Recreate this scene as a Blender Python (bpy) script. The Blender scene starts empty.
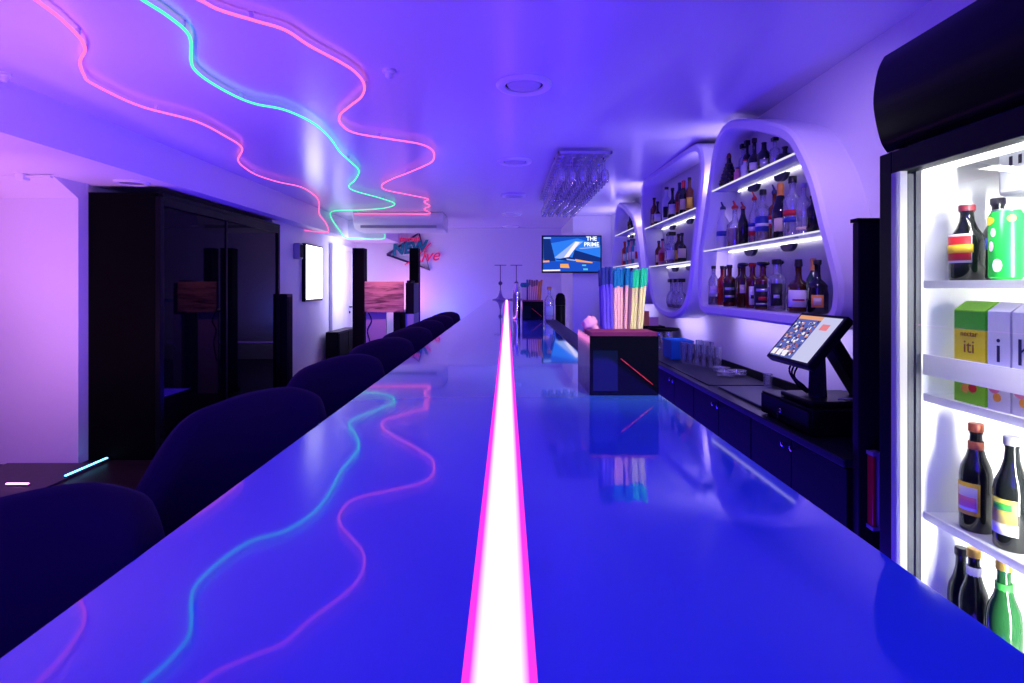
import bpy, math, random
from mathutils import Vector, Matrix
random.seed(7)
SC = bpy.context.scene
COL = SC.collection
PI = math.pi
F, VX, VY, ZC = 560.0, 507.0, 286.0, 1.33      # camera model of the 1024x683 photograph

# ------------------------------------------------------------------ materials
MATS = {}
def mat(name, col=(.8,.8,.8), rough=.5, metal=0., spec=.5, emit=None, es=0., coat=0., alpha=1., trans=0., ior=1.45, sheen=0.,
        noise=None, bump=0., nscale=20.):
    if name in MATS: return MATS[name]
    m = bpy.data.materials.new(name); m.use_nodes = True
    nt = m.node_tree; b = nt.nodes['Principled BSDF']
    I = b.inputs
    I['Base Color'].default_value = (*col,1); I['Roughness'].default_value = rough; I['Metallic'].default_value = metal
    I['Specular IOR Level'].default_value = spec; I['IOR'].default_value = ior
    I['Coat Weight'].default_value = coat; I['Alpha'].default_value = alpha
    I['Transmission Weight'].default_value = trans; I['Sheen Weight'].default_value = sheen
    if emit: I['Emission Color'].default_value = (*emit,1); I['Emission Strength'].default_value = es
    if noise or bump:
        tc = nt.nodes.new('ShaderNodeTexCoord'); nz = nt.nodes.new('ShaderNodeTexNoise')
        nz.inputs['Scale'].default_value = nscale; nz.inputs['Detail'].default_value = 4
        nt.links.new(tc.outputs['Object'], nz.inputs['Vector'])
        if noise:
            mx = nt.nodes.new('ShaderNodeMix'); mx.data_type = 'RGBA'
            mx.inputs[6].default_value = (*col,1); mx.inputs[7].default_value = (*noise,1)
            nt.links.new(nz.outputs['Fac'], mx.inputs[0]); nt.links.new(mx.outputs[2], I['Base Color'])
        if bump:
            bp = nt.nodes.new('ShaderNodeBump'); bp.inputs['Strength'].default_value = bump; bp.inputs['Distance'].default_value = .01
            nt.links.new(nz.outputs['Fac'], bp.inputs['Height']); nt.links.new(bp.outputs['Normal'], I['Normal'])
    MATS[name] = m; return m
def emis(name, col, s):
    if name in MATS: return MATS[name]
    m = bpy.data.materials.new(name); m.use_nodes = True; nt = m.node_tree
    nt.nodes.remove(nt.nodes['Principled BSDF']); e = nt.nodes.new('ShaderNodeEmission')
    e.inputs[0].default_value = (*col,1); e.inputs[1].default_value = s
    nt.links.new(e.outputs[0], nt.nodes['Material Output'].inputs[0]); MATS[name] = m; return m
def thin_glass(name, tint=(1,1,1), refl=.08, rough=.02, opacity=0., body=(.8,.8,.9), edge=.6):
    """thin walled glass: clear with a glossy fresnel coat (and an optional milky share)"""
    if name in MATS: return MATS[name]
    m = bpy.data.materials.new(name); m.use_nodes = True; nt = m.node_tree
    nt.nodes.remove(nt.nodes['Principled BSDF'])
    tr = nt.nodes.new('ShaderNodeBsdfTransparent'); tr.inputs[0].default_value = (*tint,1)
    gl = nt.nodes.new('ShaderNodeBsdfGlossy'); gl.inputs['Roughness'].default_value = rough
    lw = nt.nodes.new('ShaderNodeLayerWeight'); lw.inputs[0].default_value = .35
    ma = nt.nodes.new('ShaderNodeMath'); ma.operation = 'MULTIPLY_ADD'; ma.inputs[1].default_value = edge; ma.inputs[2].default_value = refl
    nt.links.new(lw.outputs['Fresnel'], ma.inputs[0])
    mx = nt.nodes.new('ShaderNodeMixShader'); nt.links.new(ma.outputs[0], mx.inputs[0])
    nt.links.new(tr.outputs[0], mx.inputs[1]); nt.links.new(gl.outputs[0], mx.inputs[2])
    out = mx
    if opacity:
        df = nt.nodes.new('ShaderNodeBsdfDiffuse'); df.inputs[0].default_value = (*body,1)
        m2 = nt.nodes.new('ShaderNodeMixShader'); m2.inputs[0].default_value = opacity
        nt.links.new(mx.outputs[0], m2.inputs[1]); nt.links.new(df.outputs[0], m2.inputs[2]); out = m2
    nt.links.new(out.outputs[0], nt.nodes['Material Output'].inputs[0]); MATS[name] = m; return m

# ------------------------------------------------------------------ mesh builder
class MB:
    def __init__(s): s.v=[]; s.f=[]; s.mi=[]; s.k=0
    def add(s, vs, fs):
        n=len(s.v); s.v += [tuple(v) for v in vs]
        s.f += [tuple(i+n for i in f) for f in fs]; s.mi += [s.k]*len(fs); return s
    def m(s,k): s.k=k; return s
    def box(s, x0,x1,y0,y1,z0,z1):
        if x0>x1: x0,x1=x1,x0
        if y0>y1: y0,y1=y1,y0
        if z0>z1: z0,z1=z1,z0
        v=[(x0,y0,z0),(x1,y0,z0),(x1,y1,z0),(x0,y1,z0),(x0,y0,z1),(x1,y0,z1),(x1,y1,z1),(x0,y1,z1)]
        return s.add(v,[(0,3,2,1),(4,5,6,7),(0,1,5,4),(1,2,6,5),(2,3,7,6),(3,0,4,7)])
    def obox(s, c, size, M):
        hx,hy,hz=[a/2 for a in size]
        v=[Vector(c)+M@Vector((sx*hx,sy*hy,sz*hz)) for sz in(-1,1) for sx,sy in((-1,-1),(1,-1),(1,1),(-1,1))]
        return s.add(v,[(0,3,2,1),(4,5,6,7),(0,1,5,4),(1,2,6,5),(2,3,7,6),(3,0,4,7)])
    def lathe(s, prof, c=(0,0,0), seg=16, M=None, close=True):
        n=len(prof); vs=[]
        for i in range(seg):
            a=2*PI*i/seg
            for r,z in prof:
                p=Vector((r*math.cos(a), r*math.sin(a), z))
                if M: p=M@p
                vs.append(Vector(c)+p)
        fs=[]
        for i in range(seg):
            j=(i+1)%seg
            for k in range(n-1): fs.append((i*n+k, j*n+k, j*n+k+1, i*n+k+1))
        if close:
            fs.append(tuple(i*n for i in range(seg))[::-1]); fs.append(tuple(i*n+n-1 for i in range(seg)))
        return s.add(vs,fs)
    def cyl(s, p0, p1, r0, r1=None, seg=12):
        p0,p1=Vector(p0),Vector(p1); d=p1-p0
        M=d.to_track_quat('Z','Y').to_matrix()
        return s.lathe([(r0,0),(r1 if r1 is not None else r0,d.length)], p0, seg, M)
    def tube(s, pts, r, seg=8):
        pts=[Vector(p) for p in pts]; n=len(pts); vs=[]; up=Vector((0,0,1))
        for i,p in enumerate(pts):
            t=(pts[min(i+1,n-1)]-pts[max(i-1,0)]).normalized()
            a=t.cross(up)
            if a.length<1e-3: a=t.cross(Vector((1,0,0)))
            a.normalize(); b=a.cross(t)
            for k in range(seg):
                g=2*PI*k/seg; vs.append(p+a*math.cos(g)*r+b*math.sin(g)*r)
        fs=[]
        for i in range(n-1):
            for k in range(seg):
                l=(k+1)%seg; fs.append((i*seg+k,i*seg+l,(i+1)*seg+l,(i+1)*seg+k))
        fs.append(tuple(range(seg))[::-1]); fs.append(tuple((n-1)*seg+k for k in range(seg)))
        return s.add(vs,fs)
    def prism(s, poly, fn0, fn1):
        """poly of 2-D points mapped by fn0 / fn1 to the two end caps"""
        n=len(poly); vs=[fn0(*p) for p in poly]+[fn1(*p) for p in poly]
        fs=[tuple(range(n))[::-1], tuple(range(n,2*n))]+[(i,(i+1)%n,(i+1)%n+n,i+n) for i in range(n)]
        return s.add(vs,fs)
    def build(s, name, mats, parent=None, bevel=0., bseg=2, angle=40, loc=None, sub=0):
        off=Vector((0,0,0)); p=parent
        while p is not None: off+=p.location; p=p.parent
        if loc is not None: off+=Vector(loc)
        me=bpy.data.meshes.new(name)
        me.from_pydata([tuple(Vector(v)-off) for v in s.v],[],s.f)
        if not isinstance(mats,(list,tuple)): mats=[mats]
        for mm in mats: me.materials.append(mm)
        me.polygons.foreach_set('material_index', s.mi)
        import bmesh
        bm=bmesh.new(); bm.from_mesh(me); bmesh.ops.recalc_face_normals(bm, faces=bm.faces); bm.to_mesh(me); bm.free()
        me.polygons.foreach_set('use_smooth',[True]*len(me.polygons))
        me.set_sharp_from_angle(angle=math.radians(angle)); me.update()
        o=bpy.data.objects.new(name,me); COL.objects.link(o)
        if parent: o.parent=parent
        if loc is not None: o.location=loc
        if bevel:
            b=o.modifiers.new('bevel','BEVEL'); b.width=bevel; b.segments=bseg; b.limit_method='ANGLE'; b.angle_limit=math.radians(35)
        if sub:
            q=o.modifiers.new('sub','SUBSURF'); q.levels=sub; q.render_levels=sub
        return o
def tag(o,label=None,cat=None,group=None,kind=None):
    if label: o['label']=label
    if cat: o['category']=cat
    if group: o['group']=group
    if kind: o['kind']=kind
    return o
def thing(name,label,cat,loc=(0,0,0),group=None):
    o=bpy.data.objects.new(name,None); o.empty_display_size=.05; COL.objects.link(o); o.location=loc
    return tag(o,label,cat,group)
def struct(o): o['kind']='structure'; return o
def dup(root,loc,label=None,group=None):
    r=root.copy(); COL.objects.link(r); r.location=loc
    if label: r['label']=label
    if group: r['group']=group
    for ch in list(root.children):
        c=ch.copy(); COL.objects.link(c); c.parent=r
        for g in ch.children:
            d=g.copy(); COL.objects.link(d); d.parent=c
    return r
def text(name,body,size,loc,rot,m,parent=None,shear=0.,ext=.001,align='CENTER',bold=0.,sx=1.):
    c=bpy.data.curves.new(name,'FONT'); c.body=body; c.size=size; c.extrude=ext; c.shear=shear; c.offset=bold
    c.align_x=align; c.align_y='CENTER'; c.resolution_u=3
    tmp=bpy.data.objects.new(name,c); COL.objects.link(tmp)
    dg=bpy.context.evaluated_depsgraph_get(); dg.update()
    me=bpy.data.meshes.new_from_object(tmp.evaluated_get(dg)); bpy.data.objects.remove(tmp); me.materials.clear(); me.materials.append(m)
    me.name=name
    o=bpy.data.objects.new(name,me); COL.objects.link(o); o.rotation_euler=rot; o.scale=(sx,1,1)
    off=Vector((0,0,0)); p=parent
    while p is not None: off+=p.location; p=p.parent
    if parent: o.parent=parent
    o.location=Vector(loc)-off
    return o
def catmull(pts,n=6,closed=False):
    out=[]; N=len(pts); dim=len(pts[0])
    rng=range(N) if closed else range(N-1)
    for i in rng:
        g=(lambda k: pts[k%N]) if closed else (lambda k: pts[min(max(k,0),N-1)])
        p0,p1,p2,p3=g(i-1),g(i),g(i+1),g(i+2)
        for j in range(n):
            t=j/n
            out.append(tuple(.5*((2*p1[d])+(-p0[d]+p2[d])*t+(2*p0[d]-5*p1[d]+4*p2[d]-p3[d])*t*t+(-p0[d]+3*p1[d]-3*p2[d]+p3[d])*t**3) for d in range(dim)))
    if not closed: out.append(pts[-1])
    return out
def at(px,py,Y): return Vector(((px-VX)*Y/F, Y, ZC+(VY-py)*Y/F))

# ------------------------------------------------------------------ palette
paint   = mat('white_wall_paint',(.82,.80,.83),.55,spec=.3)
ceilm   = mat('satin_ceiling_paint',(.72,.70,.80),.24,spec=.65)
floorm  = mat('dark_wood_floor',(.018,.011,.009),.4,spec=.2,noise=(.03,.019,.015),nscale=9)
floorl  = mat('grey_floor_panel',(.10,.085,.085),.6,spec=.2,noise=(.13,.11,.11),nscale=14)
barm    = mat('glossy_blue_acrylic',(.055,.20,.66),.04,spec=.5,coat=.6)
MATS['glossy_blue_acrylic'].node_tree.nodes['Principled BSDF'].inputs['Coat Roughness'].default_value=.035
black   = mat('black_lacquer',(.005,.006,.007),.35,spec=.10)
blackm  = mat('matt_black',(.005,.006,.006),.6,spec=.08)
mirror  = mat('black_mirror_glass',(.002,.003,.003),.03,spec=.10)
velvet  = mat('plum_velvet',(.030,.016,.034),.95,spec=.05,sheen=.06,bump=.08,nscale=420)
chrome  = mat('chrome',(.75,.75,.78),.15,metal=1.)
steel   = mat('brushed_steel',(.6,.6,.62),.3,metal=1.)
white   = mat('white_plastic',(.85,.85,.86),.4)
grey    = mat('grey_plastic',(.35,.35,.38),.45)
red     = mat('red_plastic',(.7,.02,.03),.35)
glass   = thin_glass('clear_glass',(.97,.97,1.),.06)
stem_gl = thin_glass('hanging_glassware',(.90,.90,.97),.22,opacity=.20,body=(.95,.95,1),edge=1.1)
led     = emis('white_led',(.92,.88,1.0),.95)

# ------------------------------------------------------------------ room shell
CE = ZC+1.052     # ceiling height
FW = 10.2         # far wall
XW = 1.565        # right wall
XS = -2.55        # soffit face
ZS = 2.105        # soffit underside
def slab(name,b,m,**k): return struct(MB().box(*b).build(name,m,**k))
slab('floor',(-6,1.7,-2.2,10.4,-.1,0),floorm)
slab('ceiling',(XS-.02,1.7,-2.2,10.4,CE,CE+.1),ceilm)
slab('wall_right',(XW,1.7,-2.2,10.4,0,CE),paint)
slab('wall_far',(-2.9,XW,FW,FW+.2,0,CE),paint)
slab('wall_left',(-2.95,-2.75,6.56,FW,0,ZS),paint)
slab('wall_back',(-6,1.7,-2.4,-2.2,0,CE+.1),paint)
slab('wall_lounge',(-6.2,-6,-2.2,4.3,0,ZS+.1),paint)
slab('wall_pier',(-6,-3.2,4.18,4.28,0,ZS),paint)
slab('wall_recess',(-3.42,-3.22,4.28,6.6,0,ZS),paint)
struct(MB().prism([(3.95,ZS),(4.18,ZS),(4.18,1.985)],lambda y,z:(-6,y,z),lambda y,z:(-3.2,y,z)).build('trim_lintel',paint))
# soffit: long dropped ceiling on the left, widened at the far end
sb=MB()
sb.box(-6.2,XS,-2.2,FW,ZS,CE+.1); sb.box(XS,-1.95,9.0,FW,ZS,CE)
struct(sb.build('trim_soffit',paint))
slab('wall_pier_corner',(.99,XW,8.42,FW,0,CE),paint)
slab('floor_panel',(-3.72,-3.02,3.45,4.17,0,.012),floorl)
# door in the left wall
d=MB().box(-2.75,-2.72,8.74,9.80,0,1.92); dr=struct(d.build('door_1',white))
fr=MB(); fr.box(-2.75,-2.70,8.66,8.74,0,2.0); fr.box(-2.75,-2.70,9.80,9.88,0,2.0); fr.box(-2.75,-2.70,8.74,9.80,1.92,2.0)
fr.build('door_frame',white,dr,bevel=.004)
h=MB(); h.cyl((-2.72,9.66,.97),(-2.67,9.66,.97),.011); h.cyl((-2.67,9.68,.97),(-2.67,9.55,.97),.01); h.cyl((-2.72,9.66,.88),(-2.705,9.66,.88),.02)
h.build('door_handle',black,dr)

# ------------------------------------------------------------------ bar counter
BL,BR,BY0,BY1=-.272,.281,-.6,8.6
bar=thing('bar_counter','long glossy blue bar counter with a glowing pink-white light strip down its middle','bar counter',(0,4,0))
t=MB(); t.box(BL,-.0232,BY0,BY1,1.085,1.13); t.box(.0156,BR,BY0,BY1,1.085,1.13); t.box(-.0232,.0156,BY0,BY1,1.085,1.112)
t.build('bar_top',barm,bar)
stm=emis('strip_diffuser',(1,1,1),9.); nt=stm.node_tree
tc=nt.nodes.new('ShaderNodeTexCoord'); sx=nt.nodes.new('ShaderNodeSeparateXYZ'); mr=nt.nodes.new('ShaderNodeMapRange'); mr.inputs[1].default_value=-.0232; mr.inputs[2].default_value=.0156
cr=nt.nodes.new('ShaderNodeValToRGB'); e=cr.color_ramp.elements; e[0].position=0; e[0].color=(.14,.006,.09,1); e[1].position=1; e[1].color=(.14,.006,.09,1)
for p_,c_ in ((.10,(.17,.005,.11,1)),(.24,(.50,.14,.38,1)),(.76,(.50,.14,.38,1)),(.90,(.17,.005,.11,1))):
    q_=e.new(p_); q_.color=c_
nt.links.new(tc.outputs['Object'],sx.inputs[0]); nt.links.new(sx.outputs[0],mr.inputs[0]); nt.links.new(mr.outputs[0],cr.inputs[0])
nt.links.new(cr.outputs[0],[n for n in nt.nodes if n.type=='EMISSION'][0].inputs[0])
s=MB(); s.box(-.0230,.0154,BY0,BY1,1.112,1.1302); s.build('light_strip',stm,bar)['label']='glowing white strip with magenta edges'
b=MB(); b.box(-.045,.22,BY0,BY1-.02,.09,1.085); b.build('bar_body',blackm,bar)
b=MB(); b.box(-.03,.20,BY0,BY1-.04,0,.09); b.build('plinth',blackm,bar)
b=MB(); b.box(.22,.40,1.25,8.3,.955,.985); b.build('service_shelf',black,bar,bevel=.004)

# ------------------------------------------------------------------ bar stools
def make_stool():
    r=thing('bar_stool','x','bar stool',(-.335,0,0),'plum velvet tub stools along the bar')
    # shell: low wrapped back, highest at the bar side and sweeping down round the seat
    ctl=[(-.294,.232,1.115),(-.305,.230,1.150),(-.325,.226,1.163),(-.355,.217,1.170),(-.395,.195,1.169),(-.440,.160,1.160),(-.480,.110,1.138),(-.505,.05,1.07),(-.51,-.02,1.0),(-.495,-.09,.95),(-.45,-.155,.91),(-.40,-.185,.88)]
    cp=catmull(ctl,5); n=len(cp)-1; ring=[]
    for i,(x_,y_,z_) in enumerate(cp):
        t_=Vector(cp[min(i+1,n)][:2])-Vector(cp[max(i-1,0)][:2]); t_.normalize()
        nn_=Vector((-t_.y,t_.x)); 
        if nn_.dot(Vector((-.335-x_,-y_)))<0: nn_=-nn_
        w_=.052
        ring.append((Vector((x_,y_,0)),Vector((x_+nn_.x*w_,y_+nn_.y*w_,0)),z_))
    vs=[];fs=[]
    k=11
    for out,inn,zt in ring:
        tap=lambda p,z: p+ (Vector((-.335,0,0))-p)*(.10*max(0,1.18-z)/.5)
        o=lambda z: Vector((*tap(out,z).xy,z)); q=lambda z: Vector((*tap(inn,z).xy,z))
        a=(out-inn)*.5
        loop=[o(.66),o(.85),o(1.05),o(zt-.04),o(zt-.016)-a*.12,o(zt-.004)-a*.45,((o(zt)+q(zt))*.5),q(zt-.004)+a*.45,q(zt-.016)+a*.12,q(zt-.04),q(.66)]
        vs+=loop
    for i in range(n):
        for j in range(k):
            l=(j+1)%k; fs.append((i*k+j,(i+1)*k+j,(i+1)*k+l,i*k+l))
    fs.append(tuple(range(k))); fs.append(tuple(n*k+j for j in range(k))[::-1])
    MB().add(vs,fs).build('tub_backrest',velvet,r,angle=60)
    # piping seam
    pp=[]
    for out,inn,zt in ring[1:-1]:
        p=out+(Vector((-.335,0,0))-out)*.012; pp.append((p.x,p.y,zt-.044))
    MB().tube(pp,.004,6).build('piping',velvet,r)
    c=MB(); c.lathe([(.02,.66),(.155,.66),(.170,.68),(.172,.72),(.155,.755),(.10,.765),(.001,.768)],(-.335,0,0),28); c.build('seat_cushion',velvet,r)
    c=MB(); c.lathe([(.03,.0),(.03,.62)],(-.335,0,.035),16); c.build('column',chrome,r)
    c=MB(); c.lathe([(.195,0),(.195,.008),(.19,.014),(.06,.028),(.035,.05)],(-.335,0,0),28); c.build('foot_plate',chrome,r)
    c=MB()
    c.tube([(-.335+.14*math.cos(a),.14*math.sin(a),.30) for a in [2*PI*i/24 for i in range(25)]],.010,8)
    c.cyl((-.475,0,.30),(-.195,0,.30),.008); c.build('footrest',chrome,r)
    c=MB(); c.box(-.395,-.275,-.06,.06,.64,.665); c.build('seat_plate',black,r)
    return r
ST=['plum velvet bar stool nearest the camera, cut off by the lower left of the photo',
 'dark plum tub stool directly behind the nearest one, second along the bar',
 'third plum tub stool along the bar, counted from the camera',
 'fourth plum tub stool along the bar, its rounded back below the white door',
 'fifth plum tub stool along the bar, below the wooden panelled booth',
 'sixth plum tub stool along the bar, right behind the fifth one',
 'seventh plum tub stool along the bar, next to last before the row ends',
 'last plum tub stool at the far end of the row along the bar']
stool=make_stool(); stool['label']=ST[0]
for k in range(8):
    loc=(-.335,.262+.435*k,0)
    if k==0: stool.location=loc
    else: dup(stool,loc,ST[k])

# ------------------------------------------------------------------ ceiling fixtures
def make_vent():
    r=thing('ceiling_speaker','x','ceiling speaker',(0,0,CE),'round white ceiling rings above the bar')
    m=MB(); m.lathe([(.098,0),(.100,-.012),(.112,-.020),(.136,-.018),(.147,-.006),(.147,0)],(0,0,CE),40,close=False)
    m.build('rim',white,r)
    m=MB(); m.lathe([(.108,-.001),(.090,-.001),(.090,-.003),(.108,-.003)],(0,0,CE),40,close=False); m.build('shadow_gap',black,r)
    m=MB(); m.lathe([(.0005,-.016),(.06,-.015),(.084,-.010),(.088,-.003),(.088,0)],(0,0,CE),40,close=False); m.build('grille',mat('pale_grille',(.6,.6,.65),.35),r)
    return r
VL=['nearest and largest round white ceiling fitting above the bar','second round white ceiling fitting above the bar, counted from the camera',
 'third round white ceiling fitting above the bar, left of the hanging glass rack','fourth round ceiling fitting above the bar, next to last in the row',
 'farthest and smallest round ceiling fitting, close to the far wall']
v=make_vent()
for k,(x,y) in enumerate([(.089,2.92),(.066,4.71),(.076,6.46),(.067,8.2),(.065,9.85)]):
    if k==0: v.location=(x,y,CE); v['label']=VL[0]
    else: dup(v,(x,y,CE),VL[k])
def detector(x,y,z,label):
    r=thing('motion_detector',label,'detector',(x,y,z))
    MB().lathe([(.032,0),(.032,-.012),(.026,-.018)],(x,y,z),20).build('base',white,r)
    MB().lathe([(.020,-.018),(.019,-.034),(.012,-.042),(.001,-.045)],(x,y,z),20).build('dome',white,r)
detector(-.575,2.727,CE,'small white domed detector alone on the ceiling left of the nearest ceiling fitting')
detector(-2.49,2.77,CE,'small white detector at the left picture edge beside the soffit')
r=thing('recessed_downlight','flat round white downlight under the soffit in front of the tall black wardrobe','downlight',(-2.80,4.18,ZS))
MB().lathe([(.075,0),(.080,-.012),(.105,-.016),(.118,-.006),(.118,0)],(-2.80,4.18,ZS),32,close=False).build('rim',white,r)
MB().lathe([(.0005,-.010),(.078,-.008),(.078,0)],(-2.80,4.18,ZS),32,close=False).build('diffuser',grey,r)
r=thing('door_closer','small white bracket with a thin arm under the lintel at far left','bracket',(-3.35,3.87,ZS))
MB().box(-3.38,-3.32,3.84,3.90,ZS-.045,ZS).build('housing',white,r,bevel=.004)
MB().box(-3.32,-3.15,3.86,3.885,ZS-.028,ZS-.014).build('mount_arm',white,r)

# neon tubes ----------------------------------------------------------
def ceil_pts(pix, z): return [((px-VX)*(z-ZC)/(VY-py), F*(z-ZC)/(VY-py), z) for px,py in pix]
zt=CE-.030
pinkA=[(20,-12),(36,0),(60,18),(80,38),(85,50),(80,62),(84,75),(93,84),(140,106),(195,121),(225,136),(242,148),(238,160),(245,168),(258,175.5),(278.5,182),(301,187),(314,195),(319,202)]
green=[(125,-14),(143,0),(165,14),(185,30),(191,42),(191,60),(195,70),(210,82),(235,96),(256,104),(285,110),(313,123),(330,138),(340,152),(352,163),(359,171),(355,180),(349,186),(355,191),(380,198),(394.7,203.7),(385,208),(360,210),(334,211)]
pinkB=[(170,-14),(200,0),(220,10),(256,21),(285,30),(310,46),(340,62),(355,72),(364,84),(362,96),(350,106),(340,115),(341,124),(355,133),(390,139),(420,144),(432,150),(434,157),(430,163),(410,172),(392,179),(382,185),(386,190),(410,195),(428,199),(424,202),(430,206),(424,209)]
Apts=ceil_pts(pinkA,zt)+[(XS+.02,7.55,2.30),(XS+.02,7.8,2.22),(XS+.02,7.95,2.11),(XS-.05,7.9,2.085),(XS-.2,7.6,2.085)]
Gpts=ceil_pts(green,zt)+[(XS+.02,8.05,2.32),(XS+.02,8.5,2.16),(XS+.03,8.75,2.085),(-2.35,8.9,2.083),(-1.99,8.95,2.083),(-1.96,8.97,2.16)]
Bpts=ceil_pts(pinkB,zt)+[(-1.1,7.93,zt),(-1.5,7.93,zt),(-2.17,7.93,zt)]
pink_e=emis('neon_pink',(1.0,.14,.42),1.7); green_e=emis('neon_green',(.08,.95,.42),1.6)
clipm=mat('clear_clip',(.8,.8,.85),.3)
def neon(pts,m,label,rad=.0062):
    path=catmull(pts,7); o0=path[0]
    r=thing('neon_tube',label,'neon tube',o0,'wavy neon tubes on the ceiling')
    MB().tube(path,rad,8).build('light_tube',m,r)
    for k in range(20,len(path),38):
        p=path[k]
        MB().box(p[0]-.008,p[0]+.008,p[1]-.005,p[1]+.005,p[2]+.004,min(CE,p[2]+.030)).build('clip',clipm,r)
neon(Apts,pink_e,'leftmost wavy pink neon tube on the ceiling, nearest the soffit')
neon(Gpts,green_e,'wavy green neon tube on the ceiling between two pink ones')
neon(Bpts,pink_e,'right hand wavy pink neon tube ending at the air conditioner')

# air conditioner ------------------------------------------------------
r=thing('air_conditioner','long white air conditioner under the ceiling above the neon wall sign','air conditioner',(-1.55,8.2,2.11))
x0,x1=-2.20,-.91
prof=[(7.98,CE),(7.98,2.30),(8.0,2.22),(8.08,2.155),(8.25,2.14),(8.62,2.14),(8.68,2.2),(8.68,CE)]
MB().prism(prof,lambda y,z:(x0,y,z),lambda y,z:(x1,y,z)).build('housing',white,r,bevel=.015)
MB().box(x0+.08,x1-.18,7.970,7.985,2.285,2.345).build('front_panel',white,r,bevel=.004)
MB().box(x0+.1,x1-.1,8.02,8.06,2.163,2.20).build('air_outlet',grey,r)

# ------------------------------------------------------------------ hanging wine glass rack
RZ=2.335
r=thing('glass_rack','dark metal rack hung from the ceiling holding rows of wine glasses','glass rack',(.59,5.4,RZ))
X0,X1,Y0,Y1=.385,.800,4.25,6.62
fr=MB(); fr.box(X0,X1,Y0,Y0+.02,RZ,RZ+.02); fr.box(X0,X1,Y1-.02,Y1,RZ,RZ+.02); fr.box(X0,X0+.015,Y0,Y1,RZ,RZ+.02); fr.box(X1-.015,X1,Y0,Y1,RZ,RZ+.02)
fr.build('frame',steel,r)
NC,NR=5,17
pitch=(X1-X0)/NC
for c in range(NC+1):
    x=X0+pitch*c
    for s_ in ((-1,1) if 0<c<NC else ((1,) if c==0 else (-1,))):
        MB().box(x+s_*.029-.003,x+s_*.029+.003,Y0,Y1,RZ-.006,RZ).build('rail',steel,r)
for y in (4.6,6.2):
    for x in (X0+.007,X1-.007):
        MB().cyl((x,y,RZ+.02),(x,y,CE),.005,seg=8).build('hanger_rod',black,r)
def wine_glass():
    prof=[(.030,.195),(.033,.196),(.030,.193),(.006,.188),(.0035,.18),(.0035,.115),(.008,.105),(.024,.092),(.033,.07),(.0345,.045),(.030,.012),(.0265,0.)]
    o=MB().lathe(prof,(0,0,0),12,close=False).build('hanging_wine_glass',stem_gl); return o
g0=wine_glass()
for c in range(NC):
    for k in range(NR):
        o=g0 if (c==0 and k==0) else g0.copy()
        if o is not g0: COL.objects.link(o)
        o.location=(X0+pitch*(c+.5)+random.uniform(-.003,.003), Y0+.10+k*(Y1-Y0-.2)/(NR-1)+random.uniform(-.02,.02), RZ-.0065-.193)
        o.rotation_euler=(0,0,random.uniform(0,6))
        tag(o,'clear stemmed wine glass hanging upside down in the ceiling rack over the bar','wine glass','wine glasses hanging in the ceiling rack')

# ------------------------------------------------------------------ television
TY=8.34
r=thing('television','flat television on the far wall showing a blue picture with a white light beam','television',(.96,TY,1.80))
x0,x1,z0,z1=.5175,1.41,1.525,2.085
MB().box(x0,x1,TY,TY+.045,z0,z1).build('casing',black,r,bevel=.004)
MB().box(1.0,1.3,TY+.045,8.42,1.68,1.92).build('wall_mount',black,r)
sc=MB(); mt=[emis('tv_blue',(.012,.085,.62),1.),emis('tv_light_blue',(.03,.22,.95),1.),emis('tv_dark',(.008,.03,.22),1.),emis('tv_white',(.95,.85,1.),1.1),emis('tv_orange',(1.,.42,.12),1.),emis('tv_pale',(.35,.5,1.),1.),emis('tv_teal',(.1,.6,.75),1.)]
W,H=x1-x0,z1-z0
def q(pts,k,d):
    sc.m(k); P=[(x0+.018+u*(W-.036),TY-.0005-d*.0004,z0+.02+v_*(H-.04)) for u,v_ in pts]
    sc.add(P,[tuple(range(len(P)))])
q([(0,0),(1,0),(1,1),(0,1)],0,1)
q([(0,.3),(1,.28),(1,.75),(.6,.95),(.1,.8)],1,2)
q([(.02,.3),(.22,.3),(.12,.95),(0,1)],2,3)
q([(.55,.62),(1,.4),(1,.28),(.5,.33)],2,3)
q([(.2,.4),(.33,.36),(.7,.86),(.55,.86)],5,4)
q([(.36,.40),(.44,.40),(.64,.84),(.57,.86)],3,5)
q([(0,0),(1,0),(1,.22),(.5,.34),(0,.2)],0,5)
q([(.2,.34),(.45,.42),(.7,.34),(.45,.30)],2,6)
q([(.4,.37),(.75,.30),(.75,.27),(.42,.33)],5,7)
q([(.56,.36),(.86,.27),(.86,.24),(.58,.28)],4,8)
q([(0,.31),(.11,.32),(.11,.27),(0,.26)],4,8)
q([(.3,.22),(.44,.22),(.46,.10),(.3,.11)],4,8)
q([(.0,.05),(.3,.06),(.3,.02),(0,.01)],3,8)
q([(.01,.98),(.14,.98),(.14,.94),(.01,.94)],5,8)
q([(.68,.20),(.75,.20),(.75,.16),(.68,.16)],6,8); q([(.70,.09),(.78,.09),(.78,.04),(.70,.04)],6,8)
q([(.62,.67),(.98,.72),(.98,.69),(.66,.65)],5,8)
sc.build('screen',mt,r)['label']='lit blue screen with an orange streak'
text('screen_title','THE\nPRIME',.085,(x0+W*.83,TY-.005,z0+H*.83),(PI/2,0,0),emis('tv_text',(.9,.97,1.),1.3),r,ext=.0003,bold=.002)

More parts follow.
